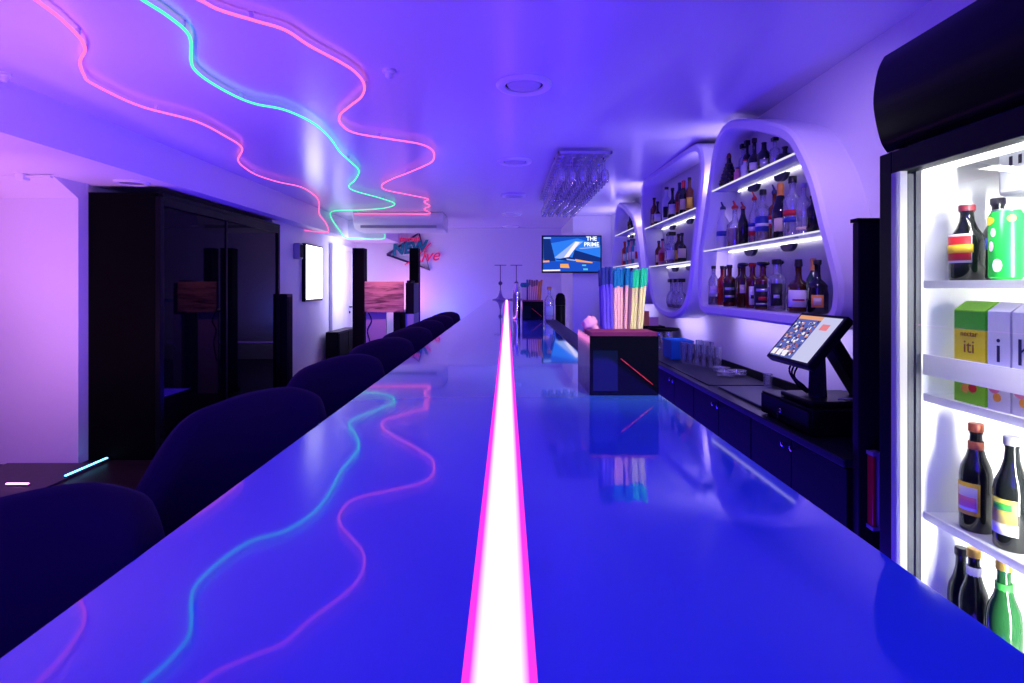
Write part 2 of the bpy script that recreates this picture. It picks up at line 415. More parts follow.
# ------------------------------------------------------------------ neon wall sign
SY=FW-.03
r=thing('wall_sign','wall sign with teal NEW lettering, pink script and a dark triangle outline','sign',(-1.8,SY,1.8))
teal=mat('teal_letters',(.0,.13,.20),.4,emit=(0,.2,.3),es=.06); pinkl=mat('pink_letters',(.75,.03,.12),.4,emit=(.8,.03,.12),es=.25)
darkl=mat('dark_navy_outline',(.02,.01,.09),.4)
P=lambda px,py:at(px,py,SY)
tri=[P(387,254.7),P(429.5,269.8),P(419,233)]
MB().tube(tri+[tri[0]],.022,6).build('star_outline',darkl,r)
text('letters','NEW',.275,(P(409,248)[0],SY-.02,P(407,248.6)[2]),(PI/2,-.12,0),teal,r,shear=.22,ext=.012,bold=.012,sx=.98)
text('small_letters','Restaurant',.145,(P(404.5,239.5)[0],SY-.02,P(404,239.3)[2]),(PI/2,-.03,0),pinkl,r,shear=.3,ext=.006,bold=.003,sx=.85)
text('script_letters','Live',.30,(P(425.5,256.5)[0],SY-.025,P(425,256.5)[2]),(PI/2,-.10,0),pinkl,r,shear=.45,ext=.006,bold=.003)
MB().tube([P(431,243)+Vector((0,-.02,0)),P(421,253)+Vector((0,-.02,0)),P(413,261)+Vector((0,-.02,0)),P(405,264.5)+Vector((0,-.02,0))],.014,6).build('script_flourish',pinkl,r)

# ------------------------------------------------------------------ left side: light box, speaker, wardrobe, boxes
LX=-2.75
r=thing('light_box','bright white glowing light box with a dark rim on the far left wall','light box',(LX,7.84,1.5))
MB().box(LX,LX+.05,7.50,8.20,1.12,1.905).build('frame',black,r,bevel=.004)
MB().box(LX+.05,LX+.054,7.53,8.17,1.15,1.885).build('lit_panel',emis('lightbox_white',(.88,.86,1.),5.),r)
r=thing('wall_speaker','small grey speaker on the wall left of the glowing light box','speaker',(LX,7.26,1.78))
MB().box(LX,LX+.085,7.20,7.33,1.68,1.885).build('cabinet',grey,r,bevel=.015)
MB().box(LX+.084,LX+.089,7.215,7.315,1.70,1.865).build('grille',blackm,r)
r=thing('floor_speaker','black waist-high box against the wall at the far end of the wardrobe','speaker',(-2.66,6.67,0))
MB().box(-2.745,-2.585,6.58,6.76,0,1.236).build('cabinet',black,r,bevel=.008)
MB().box(-2.585,-2.580,6.60,6.74,.05,1.20).build('grille',blackm,r)
r=thing('low_cabinet','low black cabinet standing against the white door','cabinet',(-2.60,8.8,0))
MB().box(-2.69,-2.50,8.30,9.30,.06,.645).build('body',black,r,bevel=.006)
MB().box(-2.498,-2.49,8.32,8.79,.08,.62).build('door',blackm,r); MB().box(-2.498,-2.49,8.81,9.28,.08,.62).build('door',blackm,r)
MB().box(-2.67,-2.52,8.34,9.26,0,.06).build('plinth',blackm,r)
# wardrobe
r=thing('wardrobe','tall black wardrobe with two dark mirrored sliding doors','wardrobe',(-2.93,5.4,0))
WX,WY0,WY1,WT=-2.65,4.28,6.54,2.046
c=MB(); c.box(-3.2,WX-.04,WY0,WY0+.03,0,WT); c.build('side_panel',mat('black_wood_panel',(.0025,.003,.0025),.55,spec=.03,noise=(.004,.0035,.003),nscale=6),r)
c=MB(); c.box(-3.2,WX-.04,WY1-.03,WY1,0,WT); c.build('side_panel',black,r)
c=MB(); c.box(-3.2,WX,WY0+.03,WY1-.03,WT-.03,WT); c.build('top_panel',black,r)
c=MB(); c.box(-3.2,-3.18,WY0+.03,WY1-.03,0,WT-.03); c.build('back_panel',black,r)
c=MB(); c.box(WX-.04,WX,WY0,WY0+.05,0,WT-.03); c.box(WX-.04,WX,WY1-.05,WY1,0,WT); c.box(WX-.04,WX,WY0+.05,WY1-.05,WT-.10,WT-.03); c.box(WX-.04,WX,WY0+.05,WY1-.05,0,.05)
c.build('door_surround',black,r,bevel=.003)
for a,b_ in ((WY0+.05,5.32),(5.32,WY1-.05)):
    d=MB().box(WX-.032,WX-.018,a+.012,b_-.012,.06,WT-.105).build('mirror_door',mirror,r)
    for q0 in (a,b_-.014): MB().box(WX-.034,WX-.010,q0,q0+.014,.05,WT-.1).build('door_stile',black,d)
# LED strips on the floor
def ledbar(p,qx,col,label,nm):
    r=thing('floor_light_strip',label,'light strip',p)
    (xa,ya),(xb,yb)=(p[0],p[1]),qx
    MB().box(min(xa,xb)-.012,max(xa,xb)+.012,min(ya,yb)-.012,max(ya,yb)+.012,0.012 if nm=='c' else 0,.022).build('channel',steel,r)
    MB().box(min(xa,xb)-.007,max(xa,xb)+.007,min(ya,yb)-.007,max(ya,yb)+.007,.022,.028).build('diffuser',emis('floor_led_'+nm,col,6.),r)
ledbar((-3.04,3.86,0),(-3.04,4.25),(.12,.55,1.),'cyan light strip on the floor running up to the black wardrobe','c')
ledbar((-3.30,3.70,0),(-3.17,3.70),(1.,.3,.9),'short pink light strip on the floor at lower left','p')

# DJ booth -------------------------------------------------------------
wood=mat('pinkish_oak',(.42,.22,.16),.5)
nt=wood.node_tree; tc=nt.nodes.new('ShaderNodeTexCoord'); mp=nt.nodes.new('ShaderNodeMapping'); mp.inputs['Scale'].default_value=(1.2,1,9)
nz=nt.nodes.new('ShaderNodeTexNoise'); nz.inputs['Scale'].default_value=3.2; nz.inputs['Detail'].default_value=6; nz.inputs['Distortion'].default_value=.8
cr=nt.nodes.new('ShaderNodeValToRGB'); cr.color_ramp.elements[0].color=(.14,.06,.05,1); cr.color_ramp.elements[1].color=(.62,.36,.26,1); cr.color_ramp.elements[0].position=.32; cr.color_ramp.elements[1].position=.56
nt.links.new(tc.outputs['Object'],mp.inputs[0]); nt.links.new(mp.outputs[0],nz.inputs['Vector']); nt.links.new(nz.outputs['Fac'],cr.inputs[0]); nt.links.new(cr.outputs[0],nt.nodes['Principled BSDF'].inputs['Base Color'])
r=thing('dj_booth','booth with a wood-grain front panel on pale legs between two black columns','booth',(-1.5,7.0,0))
MB().box(-1.755,-1.275,6.90,6.93,1.005,1.385).build('wood_panel',wood,r,bevel=.003)['label']='pink-brown wood-grain front panel'
MB().box(-1.755,-1.27,6.93,7.45,1.005,1.03).build('desk_top',white,r)
MB().box(-1.75,-1.50,6.95,6.98,0,1.005).build('leg_panel',mat('pale_panel',(.5,.42,.5),.5),r)
MB().box(-1.41,-1.33,6.95,7.40,0,1.005).build('leg_panel',black,r)
MB().tube(catmull([(-1.72,6.945,1.0),(-1.68,6.94,.9),(-1.73,6.94,.78),(-1.70,6.94,.62),(-1.74,6.94,.4)],6),.006,6).build('cable',black,r)
r=thing('mixer_case','black equipment case standing behind the wood-grain booth panel','equipment case',(-1.2,7.2,1.03))
MB().box(-1.268,-1.165,7.0,7.4,.98,1.37).build('case',black,r,bevel=.008)
MB().box(-1.262,-1.21,7.05,7.35,1.37,1.40).build('handle_block',blackm,r)
MB().box(-1.268,-1.165,7.0,7.4,0,.98).build('stand',mat('blue_lit_panel',(.35,.4,.6),.5),r)
def column(xa,xb,y,top,label):
    r=thing('column_speaker',label,'column speaker',((xa+xb)/2,y,0))
    MB().box(xa,xb,y,y+.16,.04,top).build('cabinet',blackm,r,bevel=.006)
    MB().box(xa+.012,xb-.012,y-.006,y,.12,top-.03).build('grille',mat('speaker_cloth',(.005,.006,.006),.9,spec=.05),r)
    MB().box(xa-.012,xb+.012,y-.03,y+.19,0,.04).build('foot',black,r)
column(-1.92,-1.775,6.95,1.33+38*6.95/560,'tall black column left of the wood-grain booth, beside the white door')
column(-1.33+.0,-1.205,7.62,1.33+38*7.62/560,'tall black column in front of the neon wall sign')

# ------------------------------------------------------------------ back bar counter
CX=1.137
r=thing('back_counter','long black worktop of the back bar along the right wall','worktop',(1.35,5,.75))
MB().box(CX-.012,XW,1.87,8.2,.722,.750).build('worktop',mat('black_worktop',(.010,.011,.016),.28,spec=.35),r,bevel=.003)
CL=['black base cabinet under the till, nearest the tall black end panel','second black base cabinet of the back bar, left of the till','third black base cabinet of the back bar, under the glasses',
 'fourth black base cabinet of the back bar, mostly behind the straw box','fifth black base cabinet of the back bar, far behind the straw box']
def base_unit(y0,y1,label):
    r=thing('base_cabinet',label,'base cabinet',(1.35,(y0+y1)/2,0),'black base cabinets of the back bar')
    MB().box(CX+.02,XW-.005,y0+.002,y1-.002,.08,.722).build('carcass',blackm,r)
    MB().box(CX+.06,XW-.02,y0+.01,y1-.01,0,.08).build('plinth',blackm,r)
    ym=(y0+y1)/2
    for a,b_,k in ((y0+.004,ym-.002,ym-.035),(ym+.002,y1-.004,ym+.035)):
        d=MB().box(CX,CX+.019,a,b_,.085,.716).build('door',blackm,r,bevel=.002)
        MB().lathe([(.005,0),(.005,.012),(.011,.016),(.011,.022),(.004,.025)],(CX,k,.69),12,Matrix.Rotation(-PI/2,3,'Y')).build('knob',chrome,d)
for i,(a,b_) in enumerate([(1.87,2.61),(2.61,3.41),(3.41,4.21),(4.21,5.2),(5.2,6.4)]): base_unit(a,b_,CL[i])
slab('trim_splash',(XW-.012,XW-.0005,1.87,8.2,.75,.80),black)

# tall end panel + handle
r=thing('end_panel','tall black flat-topped panel between the back bar and the fridge','panel',(1.35,1.85,0))
MB().box(1.152,XW-.004,1.835,1.868,0,1.54).build('panel',mat('dark_wood_panel',(.010,.008,.010),.5,spec=.15,noise=(.016,.013,.016),nscale=5),r,bevel=.003)
MB().box(1.146,XW-.004,1.828,1.87,1.54,1.552).build('cap',blackm,r)
r=thing('bottle_opener_bar','red and grey upright bar fixed on the black panel beside the fridge','fixture',(1.19,1.80,.66))
a=at(871,452,1.81); b_=at(883,530,1.81)
MB().box(a.x+.003,a.x+.014,1.805,1.835,b_.z+.012,a.z-.012).build('red_bar',red,r,bevel=.003)['label']='red bar'
MB().box(a.x+.018,a.x+.028,1.803,1.835,b_.z,a.z).build('grey_bar',grey,r,bevel=.003)['label']='grey bar'
for z in (a.z-.006,b_.z+.006): MB().box(a.x,a.x+.030,1.80,1.835,z-.006,z+.006).build('bracket',grey,r)

# ------------------------------------------------------------------ display niches
XF=1.36
def poly_from(px): return [(761.6/(x-VX), ZC+XF*(VY-y)/(x-VX)) for x,y in px]
n3=[(3.93,1.235),(3.945,1.40),(3.90,1.62),(3.76,1.96),(3.66,2.19),(3.56,2.275),(3.42,2.283),(3.15,2.205),(2.86,2.095),(2.72,2.02),(2.615,1.90),(2.53,1.77),(2.45,1.58),(2.37,1.40),(2.345,1.30),(2.385,1.215),(2.55,1.198),(3.2,1.198),(3.72,1.198),(3.88,1.1985)]
n1=[(y+3.37,z) for y,z in n3]
n2=[(3.965,2.20),(3.975,2.08),(4.10,1.72),(4.205,1.38),(4.33,1.20),(4.60,1.125),(4.93,1.135),(5.20,1.21),(5.32,1.36),(5.46,1.62),(5.60,1.96),(5.645,2.20),(5.60,2.31),(5.45,2.335),(4.8,2.325),(4.2,2.315),(4.02,2.285)]
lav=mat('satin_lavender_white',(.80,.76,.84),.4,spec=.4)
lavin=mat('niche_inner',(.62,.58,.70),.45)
def offset(poly,d):
    n=len(poly); A=sum(poly[i][0]*poly[(i+1)%n][1]-poly[(i+1)%n][0]*poly[i][1] for i in range(n)); sg=1 if A>0 else -1
    out=[]
    for i in range(n):
        (x0,y0),(x1,y1)=poly[i-1],poly[(i+1)%n]; tx,ty=x1-x0,y1-y0; l=math.hypot(tx,ty) or 1
        out.append((poly[i][0]+sg*ty/l*d, poly[i][1]-sg*tx/l*d))
    return out
def yrange(poly,z):
    ys=[]
    n=len(poly)
    for i in range(n):
        (a,za),(b,zb)=poly[i],poly[(i+1)%n]
        if (za-z)*(zb-z)<0: ys.append(a+(b-a)*(z-za)/(zb-za))
    return min(ys),max(ys)
def niche(ctrl,shelves,label,lip=.06):
    P0=catmull(ctrl,5,True); O=offset(P0,lip)
    r=thing('display_niche',label,'display niche',(XW,sum(p[0] for p in P0)/len(P0),min(p[1] for p in P0)),'white rounded display niches on the right wall')
    n=len(P0)
    rings=[]
    O2=offset(P0,lip-.014); P2=offset(P0,.010)
    for poly,x in ((P0,1.545),(P0,XF+.012),(P2,XF),(O2,XF),(O,XF+.016),(O,XW)):
        rings.append([(x,a,b) for a,b in poly])
    vs=[p for ring in rings for p in ring]; fs=[]
    for k in range(len(rings)-1):
        for i in range(n):
            j=(i+1)%n; fs.append((k*n+i,k*n+j,(k+1)*n+j,(k+1)*n+i))
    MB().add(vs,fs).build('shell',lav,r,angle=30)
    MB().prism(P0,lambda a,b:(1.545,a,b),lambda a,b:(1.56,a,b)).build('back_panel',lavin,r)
    for z in shelves:
        ya,yb=yrange(P0,z); ya+=.004; yb-=.004
        s=MB().box(XF+.02,1.545,ya,yb,z-.010,z).build('shelf',thin_glass('shelf_glass',(.9,.9,.97),.10,.05,.35,(.75,.72,.85)),r)
        MB().box(XF+.010,XF+.0195,ya,yb,z-.0085,z-.002).build('lit_edge',led,s)
        MB().box(1.528,1.536,ya+.06,yb-.05,z-.018,z-.011).build('light_strip',emis('shelf_led',(.95,.93,1.),4.5),s)
        for fr_ in (.30,.62) if yb-ya>.9 else (.35,.7):
            yy=yb-(yb-ya)*fr_
            hp=[(.070*math.cos(a),-.040*math.sin(a)) for a in [PI*i/12 for i in range(13)]]
            MB().prism(hp,lambda a,b,yy=yy:(1.500,yy+a,z-.0225+b),lambda a,b,yy=yy:(1.5245,yy+a,z-.0225+b)).build('bracket',mat('dark_bracket',(.03,.03,.05),.3),s)
    return r,P0
R3,P3=niche(n3,[1.969,1.577],'nearest white niche, narrow at the top, its three levels crowded with bottles')
R2,P2_=niche(n2,[1.904,1.520],'middle white niche, tapering downwards, with decanters at its bottom')
R1,P1=niche(n1,[1.969,1.577],'farthest white niche, half hidden by the straws')

# ------------------------------------------------------------------ bottles
cork=mat('cork',(.55,.28,.10),.6); goldm=mat('gold_foil',(.8,.5,.12),.3,metal=.8); blackcap=mat('black_cap',(.008,.008,.01),.4)
bluecap=mat('navy_cap',(.02,.03,.12),.4); whitel=mat('white_label',(.82,.78,.8),.5); creaml=mat('cream_label',(.75,.62,.42),.5)
darkl2=mat('black_label',(.012,.012,.014),.5); silverl=mat('silver_print',(.55,.55,.6),.3,metal=.6); redl=mat('red_label',(.6,.02,.03),.5)
bluel=mat('blue_label',(.03,.06,.35),.5); yell=mat('yellow_label',(.85,.55,.03),.5); greenl=mat('green_label',(.04,.35,.05),.5); pinkp=mat('pink_label',(.8,.2,.35),.5); orangel=mat('orange_label',(.9,.35,.05),.5)
G={'amber':mat('amber_liquor',(.20,.045,.008),.06,spec=.7,trans=.25),'dark':mat('dark_glass',(.008,.010,.010),.05,spec=.7),
 'brown':mat('brown_glass',(.05,.014,.004),.05,spec=.7),'green':mat('green_glass',(.012,.07,.02),.05,spec=.7),
 'clear':thin_glass('bottle_glass',(.88,.90,.97),.12,opacity=.16,body=(.8,.8,.95)),'cola':mat('red_brown_liquor',(.10,.012,.006),.06,spec=.7),
 'red':mat('red_liquor',(.45,.02,.015),.08,spec=.7),'white':mat('frosted_white_glass',(.7,.7,.76),.2),'blue':mat('blue_glass',(.03,.10,.45),.06,spec=.7),
 'teal':mat('teal_glass',(.02,.25,.30),.06,spec=.7),'pinkg':mat('pink_glass',(.7,.2,.3),.1,spec=.6)}
PROF={ # (r scale, height fraction)
 'std':[(.92,0),(1,.02),(1,.58),(.93,.65),(.62,.73),(.38,.79),(.34,.86),(.34,.95),(.38,.955),(.38,.97)],
 'square':[(.95,0),(1,.015),(1,.62),(.97,.66),(.75,.70),(.42,.735),(.36,.78),(.36,.93),(.40,.935),(.40,.96)],
 'squat':[(.8,0),(1,.03),(1.02,.35),(.92,.45),(.95,.50),(.7,.56),(.34,.62),(.28,.72),(.28,.86),(.33,.87),(.33,.9)],
 'wine':[(.95,0),(1,.01),(1,.55),(.9,.63),(.55,.72),(.38,.78),(.35,.85),(.35,.96),(.40,.965),(.40,.98)],
 'cham':[(.95,0),(1,.02),(1,.42),(.92,.52),(.65,.66),(.42,.77),(.36,.84),(.40,.85),(.40,.96),(.36,.97)],
 'beer':[(.93,0),(1,.02),(1,.52),(.9,.60),(.6,.70),(.42,.80),(.38,.90),(.42,.92),(.42,.95)],
 'round':[(.5,0),(.8,.03),(1,.17),(1.02,.28),(.9,.42),(.6,.52),(.32,.58),(.28,.68),(.28,.86),(.33,.87),(.33,.90)],
 'slim':[(.92,0),(1,.015),(1,.66),(.9,.71),(.55,.76),(.42,.80),(.42,.95),(.46,.955),(.46,.97)]}
def bottle(loc,h,rad,prof,body,cap,label,cat='bottle',lab=None,capm=blackcap,group=None,name='bottle',seg=14,fill=None,caph=None,capr=None,facing=None):
    """cap: 'screw','pourer','cork','foil','ball'; lab: list of (z0,z1,material,arc or None) as fractions"""
    x,y,z=loc
    r=thing(name,label,cat,loc,group)
    pr=[(a*rad,b*h) for a,b in PROF[prof]]
    MB().lathe(pr,loc,seg).build('glass_body',G[body],r,angle=50)
    if fill:
        k=[(a*rad*.93,b*h) for a,b in PROF[prof] if b<=fill[0]]; k.append((k[-1][0],fill[0]*h)); k[0]=(k[0][0],.008*h)
        MB().lathe(k,loc,seg).build('liquor',G[fill[1]],r)
    tr,tz=pr[-1]
    cr_=capr or tr*1.15
    if cap=='screw': MB().lathe([(cr_,0),(cr_,(caph or .07)*h),(cr_*.92,(caph or .07)*h+.002)],(x,y,z+tz-.02*h),12).build('cap',capm,r)
    elif cap=='cork': MB().lathe([(cr_*.9,0),(cr_*1.1,.02*h),(cr_*1.1,.09*h),(cr_*.9,.10*h)],(x,y,z+tz-.01*h),12).build('cork',capm,r)
    elif cap=='block': MB().box(x-cr_*1.3,x+cr_*1.3,y-cr_*1.3,y+cr_*1.3,z+tz-.02*h,z+tz+(caph or .1)*h).build('stopper',capm,r,bevel=.002)
    elif cap=='foil':
        nk=[(a*1.06,b) for a,b in pr if b>h*.72]; MB().lathe(nk+[(nk[-1][0]*.9,h)],loc,12).build('foil',capm,r)
    elif cap=='pourer':
        m=MB(); m.lathe([(cr_,-.02*h),(cr_*1.1,.02*h),(cr_*.9,.05*h),(cr_*.45,.07*h)],(x,y,z+tz),12)
        m.cyl((x,y,z+tz+.06*h),(x-.012,y,z+tz+.17*h),cr_*.42,cr_*.3,8); m.build('pourer',capm,r)
    elif cap=='ball': MB().lathe([(cr_*.6,0),(cr_*.7,.02*h),(cr_*1.5,.05*h),(cr_*1.7,.08*h),(cr_*1.4,.115*h),(cr_*.5,.13*h)],(x,y,z+tz-.01*h),12).build('stopper',capm,r)
    fa = facing if facing is not None else math.atan2(-y,-x)      # label looks to the bar
    for li,(z0,z1,mm,arc) in enumerate(lab or []):
        n=12; a0=fa-(arc or PI); a1=fa+(arc or PI); vs=[];fs=[]
        rr=(rad if prof not in('round','squat') else rad*1.02)*1.015 if z0<.55 else .47*rad
        rr+=.0009*li
        for i in range(n+1):
            a=a0+(a1-a0)*i/n
            vs+=[(x+rr*math.cos(a),y+rr*math.sin(a),z+z0*h),(x+rr*math.cos(a),y+rr*math.sin(a),z+z1*h),]
        fs=[(2*i,2*i+2,2*i+3,2*i+1) for i in range(n)]
        mb=MB().add(vs,fs); o=mb.build('label',mm,r)
        so=o.modifiers.new('thick','SOLIDIFY'); so.thickness=.0008; so.offset=1
    return r
def npos(px,x): return F*x/(px-VX)
PUT=[]
g2='bottles in the middle niche'; g1='bottles in the farthest niche'
def put(px,base,top,x,rad,prof,body,cap,label,**k):
    x=min(max(x,1.384+rad),1.535-rad)
    Y=npos(px,x)
    poly={g2:P2_,'decanters in the middle niche':P2_,g1:P1}.get(k.get('group'),P3)
    rs=[yrange(poly,base+dz) for dz in (.006,.02,.05)]; mg=.03 if base<1.3 else .012; ya=max(a for a,b in rs); yb=min(b for a,b in rs); Y=min(max(Y,ya+rad+mg),yb-rad-mg)
    zmax=min(max(z for y,z in poly if abs(y-yy)<.09) for yy in (Y-rad,Y,Y+rad)) if base>1.9 else base+(.315 if base<1.3 else .345)
    h=min(max((VY-top)*Y/F+ZC-base,.05),zmax-base-.05)/{'pourer':1.09,'block':1.06,'ball':1.07,'cork':1.05}.get(cap,1.02)
    for _ in range(4):
        for (bx,by,br,bz) in PUT:
            if abs(bz-base)<.05:
                d=math.hypot(x-bx,Y-by); need=lambda: 1.06*(rad+br)+.004
                if d<need(): rad=max(rad*.78,.024,(d-.004)/1.06-br)
                if d<need():
                    dy=math.sqrt(max(need()**2-(x-bx)**2,0)); Y=by-dy if (Y<=by and by-dy-rad>ya) else by+dy
    PUT.append((x,Y,rad,base))
    return bottle((x,Y,base),h,rad,prof,body,cap,label,**k)
gA='bottles on the top shelf of the nearest niche'; gB='bottles on the middle shelf of the nearest niche'; gC='bottles at the bottom of the nearest niche'
zA,zB,zC=1.9695,1.5775,1.2012
FRX,BKX=1.435,1.502
# top shelf of the nearest niche
def pinecone():
    Y=npos(729,1.44); r=thing('decorative_bottle','dark cone-shaped knobbly bottle at the far end of the nearest niche\'s top shelf','bottle',(1.44,Y,zA),gA)
    PUT.append((1.44,Y,.058,zA))
    MB().lathe([(.050,0),(.056,.02),(.052,.05),(.038,.10),(.026,.14),(.014,.165),(.012,.19)],(1.44,Y,zA),16).build('glass_body',G['dark'],r)
    m=MB()
    for k in range(7):
        rr=.055*(1-k/8.5)
        for j in range(8):
            a=j*PI/4+k*.4; c=(1.44+rr*math.cos(a),Y+rr*math.sin(a),zA+.02+k*.021)
            m.lathe([(.002,-.010),(.010,-.004),(.010,.004),(.002,.010)],c,6)
    m.build('knobs',mat('dark_bronze',(.05,.04,.02),.3,metal=.6),r)
    MB().lathe([(.013,0),(.016,.01),(.010,.03),(.003,.035)],(1.44,Y,zA+.188),10).build('stopper',mat('red_brown_cap',(.2,.04,.03),.5),r)
pinecone()
put(737.5,zA,168,1.405,.022,'slim','pinkg','screw','miniature pink bottle on the nearest niche\'s top shelf beside the cone-shaped one',group=gA)
put(745,zA,160,1.405,.024,'slim','white','screw','miniature white bottle with a red cap, in front on the top shelf',group=gA,capm=redl)
put(741,zA,138.5,BKX,.034,'square','clear','block','clear bottle with a square black stopper, back row of the nearest niche\'s top shelf',group=gA)
put(747,zA,131,BKX,.032,'square','dark','block','dark bottle with a tall square stopper behind the miniatures, top shelf',group=gA,lab=[(.1,.45,darkl2,None)])
put(754,zA,136,1.43,.050,'round','dark','screw','big round black bottle with a white label on the nearest niche\'s top shelf',group=gA,lab=[(.12,.32,whitel,.7)],caph=.1)
put(764,zA,142,1.44,.036,'wine','dark','foil','dark wine-shaped bottle right of the big round black one, top shelf',group=gA,capm=blackcap,lab=[(.15,.4,silverl,.6)])
put(772,zA,139,1.47,.034,'square','clear','block','clear bottle with a black block stopper near the close end of the top shelf',group=gA)
put(785,zA,146,1.45,.042,'squat','dark','screw','squat black bottle at the near end of the nearest niche\'s top shelf',group=gA)
# middle shelf
put(723,zB,198,1.43,.040,'std','white','pourer','white bottle with a navy band, first on the nearest niche\'s middle shelf',group=gB,capm=bluecap,lab=[(.30,.42,bluel,None)])
put(735,zB,191,1.43,.052,'squat','clear','pourer','squat amber bottle with a bright red pourer on the middle shelf',group=gB,capm=redl,fill=(.42,'amber'))
put(743,zB,203,1.405,.030,'beer','dark','pourer','small dark bottle with a dull red pourer beside the squat amber one',group=gB,capm=mat('dull_red',(.3,.03,.05),.4))
put(751.5,zB,188,1.46,.040,'std','clear','pourer','clear bottle with a red pourer and striped red and white label, middle shelf',group=gB,capm=redl,lab=[(.18,.28,redl,None),(.28,.38,whitel,None),(.38,.45,bluel,None)],fill=(.18,'red'))
put(763,zB,191,1.43,.040,'square','clear','screw','bottle with a black cap and navy label over amber spirit, middle shelf',group=gB,lab=[(.2,.5,bluel,None),(.3,.36,whitel,1.2)],fill=(.20,'amber'),caph=.1)
put(772,zB,186,1.46,.038,'square','amber','pourer','amber bottle with red and white diagonal label and navy pourer, middle shelf',group=gB,capm=bluecap,lab=[(.25,.34,redl,1.2),(.34,.42,whitel,1.2),(.42,.5,redl,1.2)])
put(780.5,zB,178,1.41,.042,'cham','dark','foil','tall dark champagne bottle with an orange-gold top on the middle shelf',group=gB,capm=orangel,lab=[(.12,.36,creaml,.8)])
put(792.5,zB,178,1.44,.044,'square','clear','screw','clear bottle with red script band and a black cap, middle shelf',group=gB,lab=[(.36,.46,redl,1.3),(.25,.33,bluel,1.2)],caph=.11)
put(803,zB,184,1.45,.044,'std','clear','screw','clear bottle with a faint label, nearly last on the middle shelf',group=gB,capm=silverl,lab=[(.1,.16,creaml,1.2)])
put(813.5,zB,196,1.455,.030,'slim','dark','screw','dark slim bottle at the near end of the nearest niche\'s middle shelf',group=gB)
# bottom
put(708.5,zC,261,1.41,.036,'std','clear','screw','clear bottle holding a little dark spirit, first at the bottom of the nearest niche',group=gC,fill=(.22,'cola'),lab=[(.28,.5,whitel,.7)])
put(716.5,zC,263,1.49,.037,'square','cola','screw','dark bottle with a black label, second at the bottom of the nearest niche',group=gC,lab=[(.12,.55,darkl2,1.),(.3,.36,silverl,.6)])
put(722,zC,262,1.45,.037,'square','red','screw','glowing red amber bottle with a black cap in the bottom row',group=gC)
put(729.5,zC,263,1.42,.040,'square','cola','screw','whiskey bottle with black label left of centre, fourth in the bottom row',group=gC,lab=[(.1,.58,darkl2,1.1),(.22,.27,silverl,.7),(.4,.46,silverl,.7)])
put(737,zC,262,1.46,.038,'square','cola','screw','dark bottle with a small reddish label, fifth in the bottom row',group=gC,lab=[(.2,.45,darkl2,1.),(.28,.36,redl,.7)])
put(743,zC,260,1.41,.036,'slim','brown','ball','brown bottle with a round black stopper, sixth in the bottom row',group=gC,lab=[(.35,.55,creaml,.5)])
put(752.5,zC,258,1.44,.042,'square','cola','cork','dark red bottle with a narrow white label and glassy red stopper, bottom row',group=gC,capm=G['red'],lab=[(.08,.50,whitel,.45),(.22,.30,darkl2,.2)])
put(763,zC,256,1.42,.046,'square','cola','ball','wide dark bottle with a black and silver label, middle of the bottom row',group=gC,lab=[(.05,.56,darkl2,1.2),(.2,.28,redl,.5),(.40,.46,silverl,.8),(.1,.14,silverl,.8)])
put(776.5,zC,254,1.43,.046,'square','clear','screw','clear bottle of dark spirit with a thick black cap, right of the silver-labelled one',group=gC,fill=(.55,'cola'),lab=[(.1,.55,darkl2,.6),(.25,.32,silverl,.3)],caph=.09,capr=.024)
put(785.5,zC,257,1.48,.038,'std','clear','ball','clear narrow bottle in the back of the bottom row with a black ball stopper',group=gC,fill=(.5,'brown'))
put(798.5,zC,252,1.43,.052,'squat','brown','foil','broad dark bottle with a large white label at the bottom of the nearest niche',group=gC,lab=[(.10,.42,whitel,.95),(.22,.25,redl,.5)],capm=blackcap)
put(808.5,zC,251,1.46,.040,'wine','green','foil','green brown wine bottle with an orange neck in the bottom row',group=gC,capm=orangel,lab=[(.12,.42,whitel,.8)])
put(817.5,zC,250,1.42,.045,'squat','dark','screw','dark bottle with a round orange label, last at the near end of the bottom row',group=gC,lab=[(.12,.34,orangel,.55),(.17,.29,creaml,.35)])
# middle niche
g2='bottles in the middle niche'; z2A,z2B,z2C=1.9045,1.5205,1.126
N2A=[(653.5,198,.036,'std','amber','screw','amber bottle with a black cap, first on the middle niche\'s top shelf'),
 (657.5,200,.040,'round','brown','screw','round brown bottle, second on the middle niche\'s top shelf'),
 (666.5,187,.040,'square','white','screw','pale bottle with a dark cap, third on the middle niche\'s top shelf'),
 (672.5,186,.042,'squat','dark','screw','dark bottle with a white label, fourth on the middle niche\'s top shelf'),
 (679.5,182,.038,'std','cola','foil','red-brown bottle left of the two tallest on the middle niche\'s top shelf'),
 (683.5,180,.038,'wine','dark','foil','tall dark bottle, next to last on the middle niche\'s top shelf'),
 (688.5,178,.040,'square','amber','screw','orange amber bottle at the near end of the middle niche\'s top shelf')]
N2B=[(656,241,.036,'std','amber','screw','amber bottle with a navy cap, first on the middle niche\'s lower shelf'),
 (662.5,237,.038,'squat','pinkg','screw','pinkish bottle, second on the middle niche\'s lower shelf'),
 (666.5,234,.036,'square','clear','screw','clear labelled bottle, third on the middle niche\'s lower shelf'),
 (671.5,232,.050,'square','clear','block','wide clear bottle with a big white label, middle niche lower shelf'),
 (678.5,234,.036,'std','brown','screw','brown bottle right of the wide clear one, middle niche lower shelf'),
 (682,231,.038,'squat','dark','screw','dark bottle at the near end of the middle niche\'s lower shelf')]
for i,(px,top,rad,pf,bd,cp,lb) in enumerate(N2A):
    put(px,z2A,top,1.43 if i%2 else 1.455,rad,pf,bd,cp,lb,group=g2,capm=[blackcap,bluecap,redl][i%3] if cp=='foil' else blackcap,lab=[(.15,.45,[creaml,whitel,darkl2,whitel,redl,creaml,yell][i],.8)])
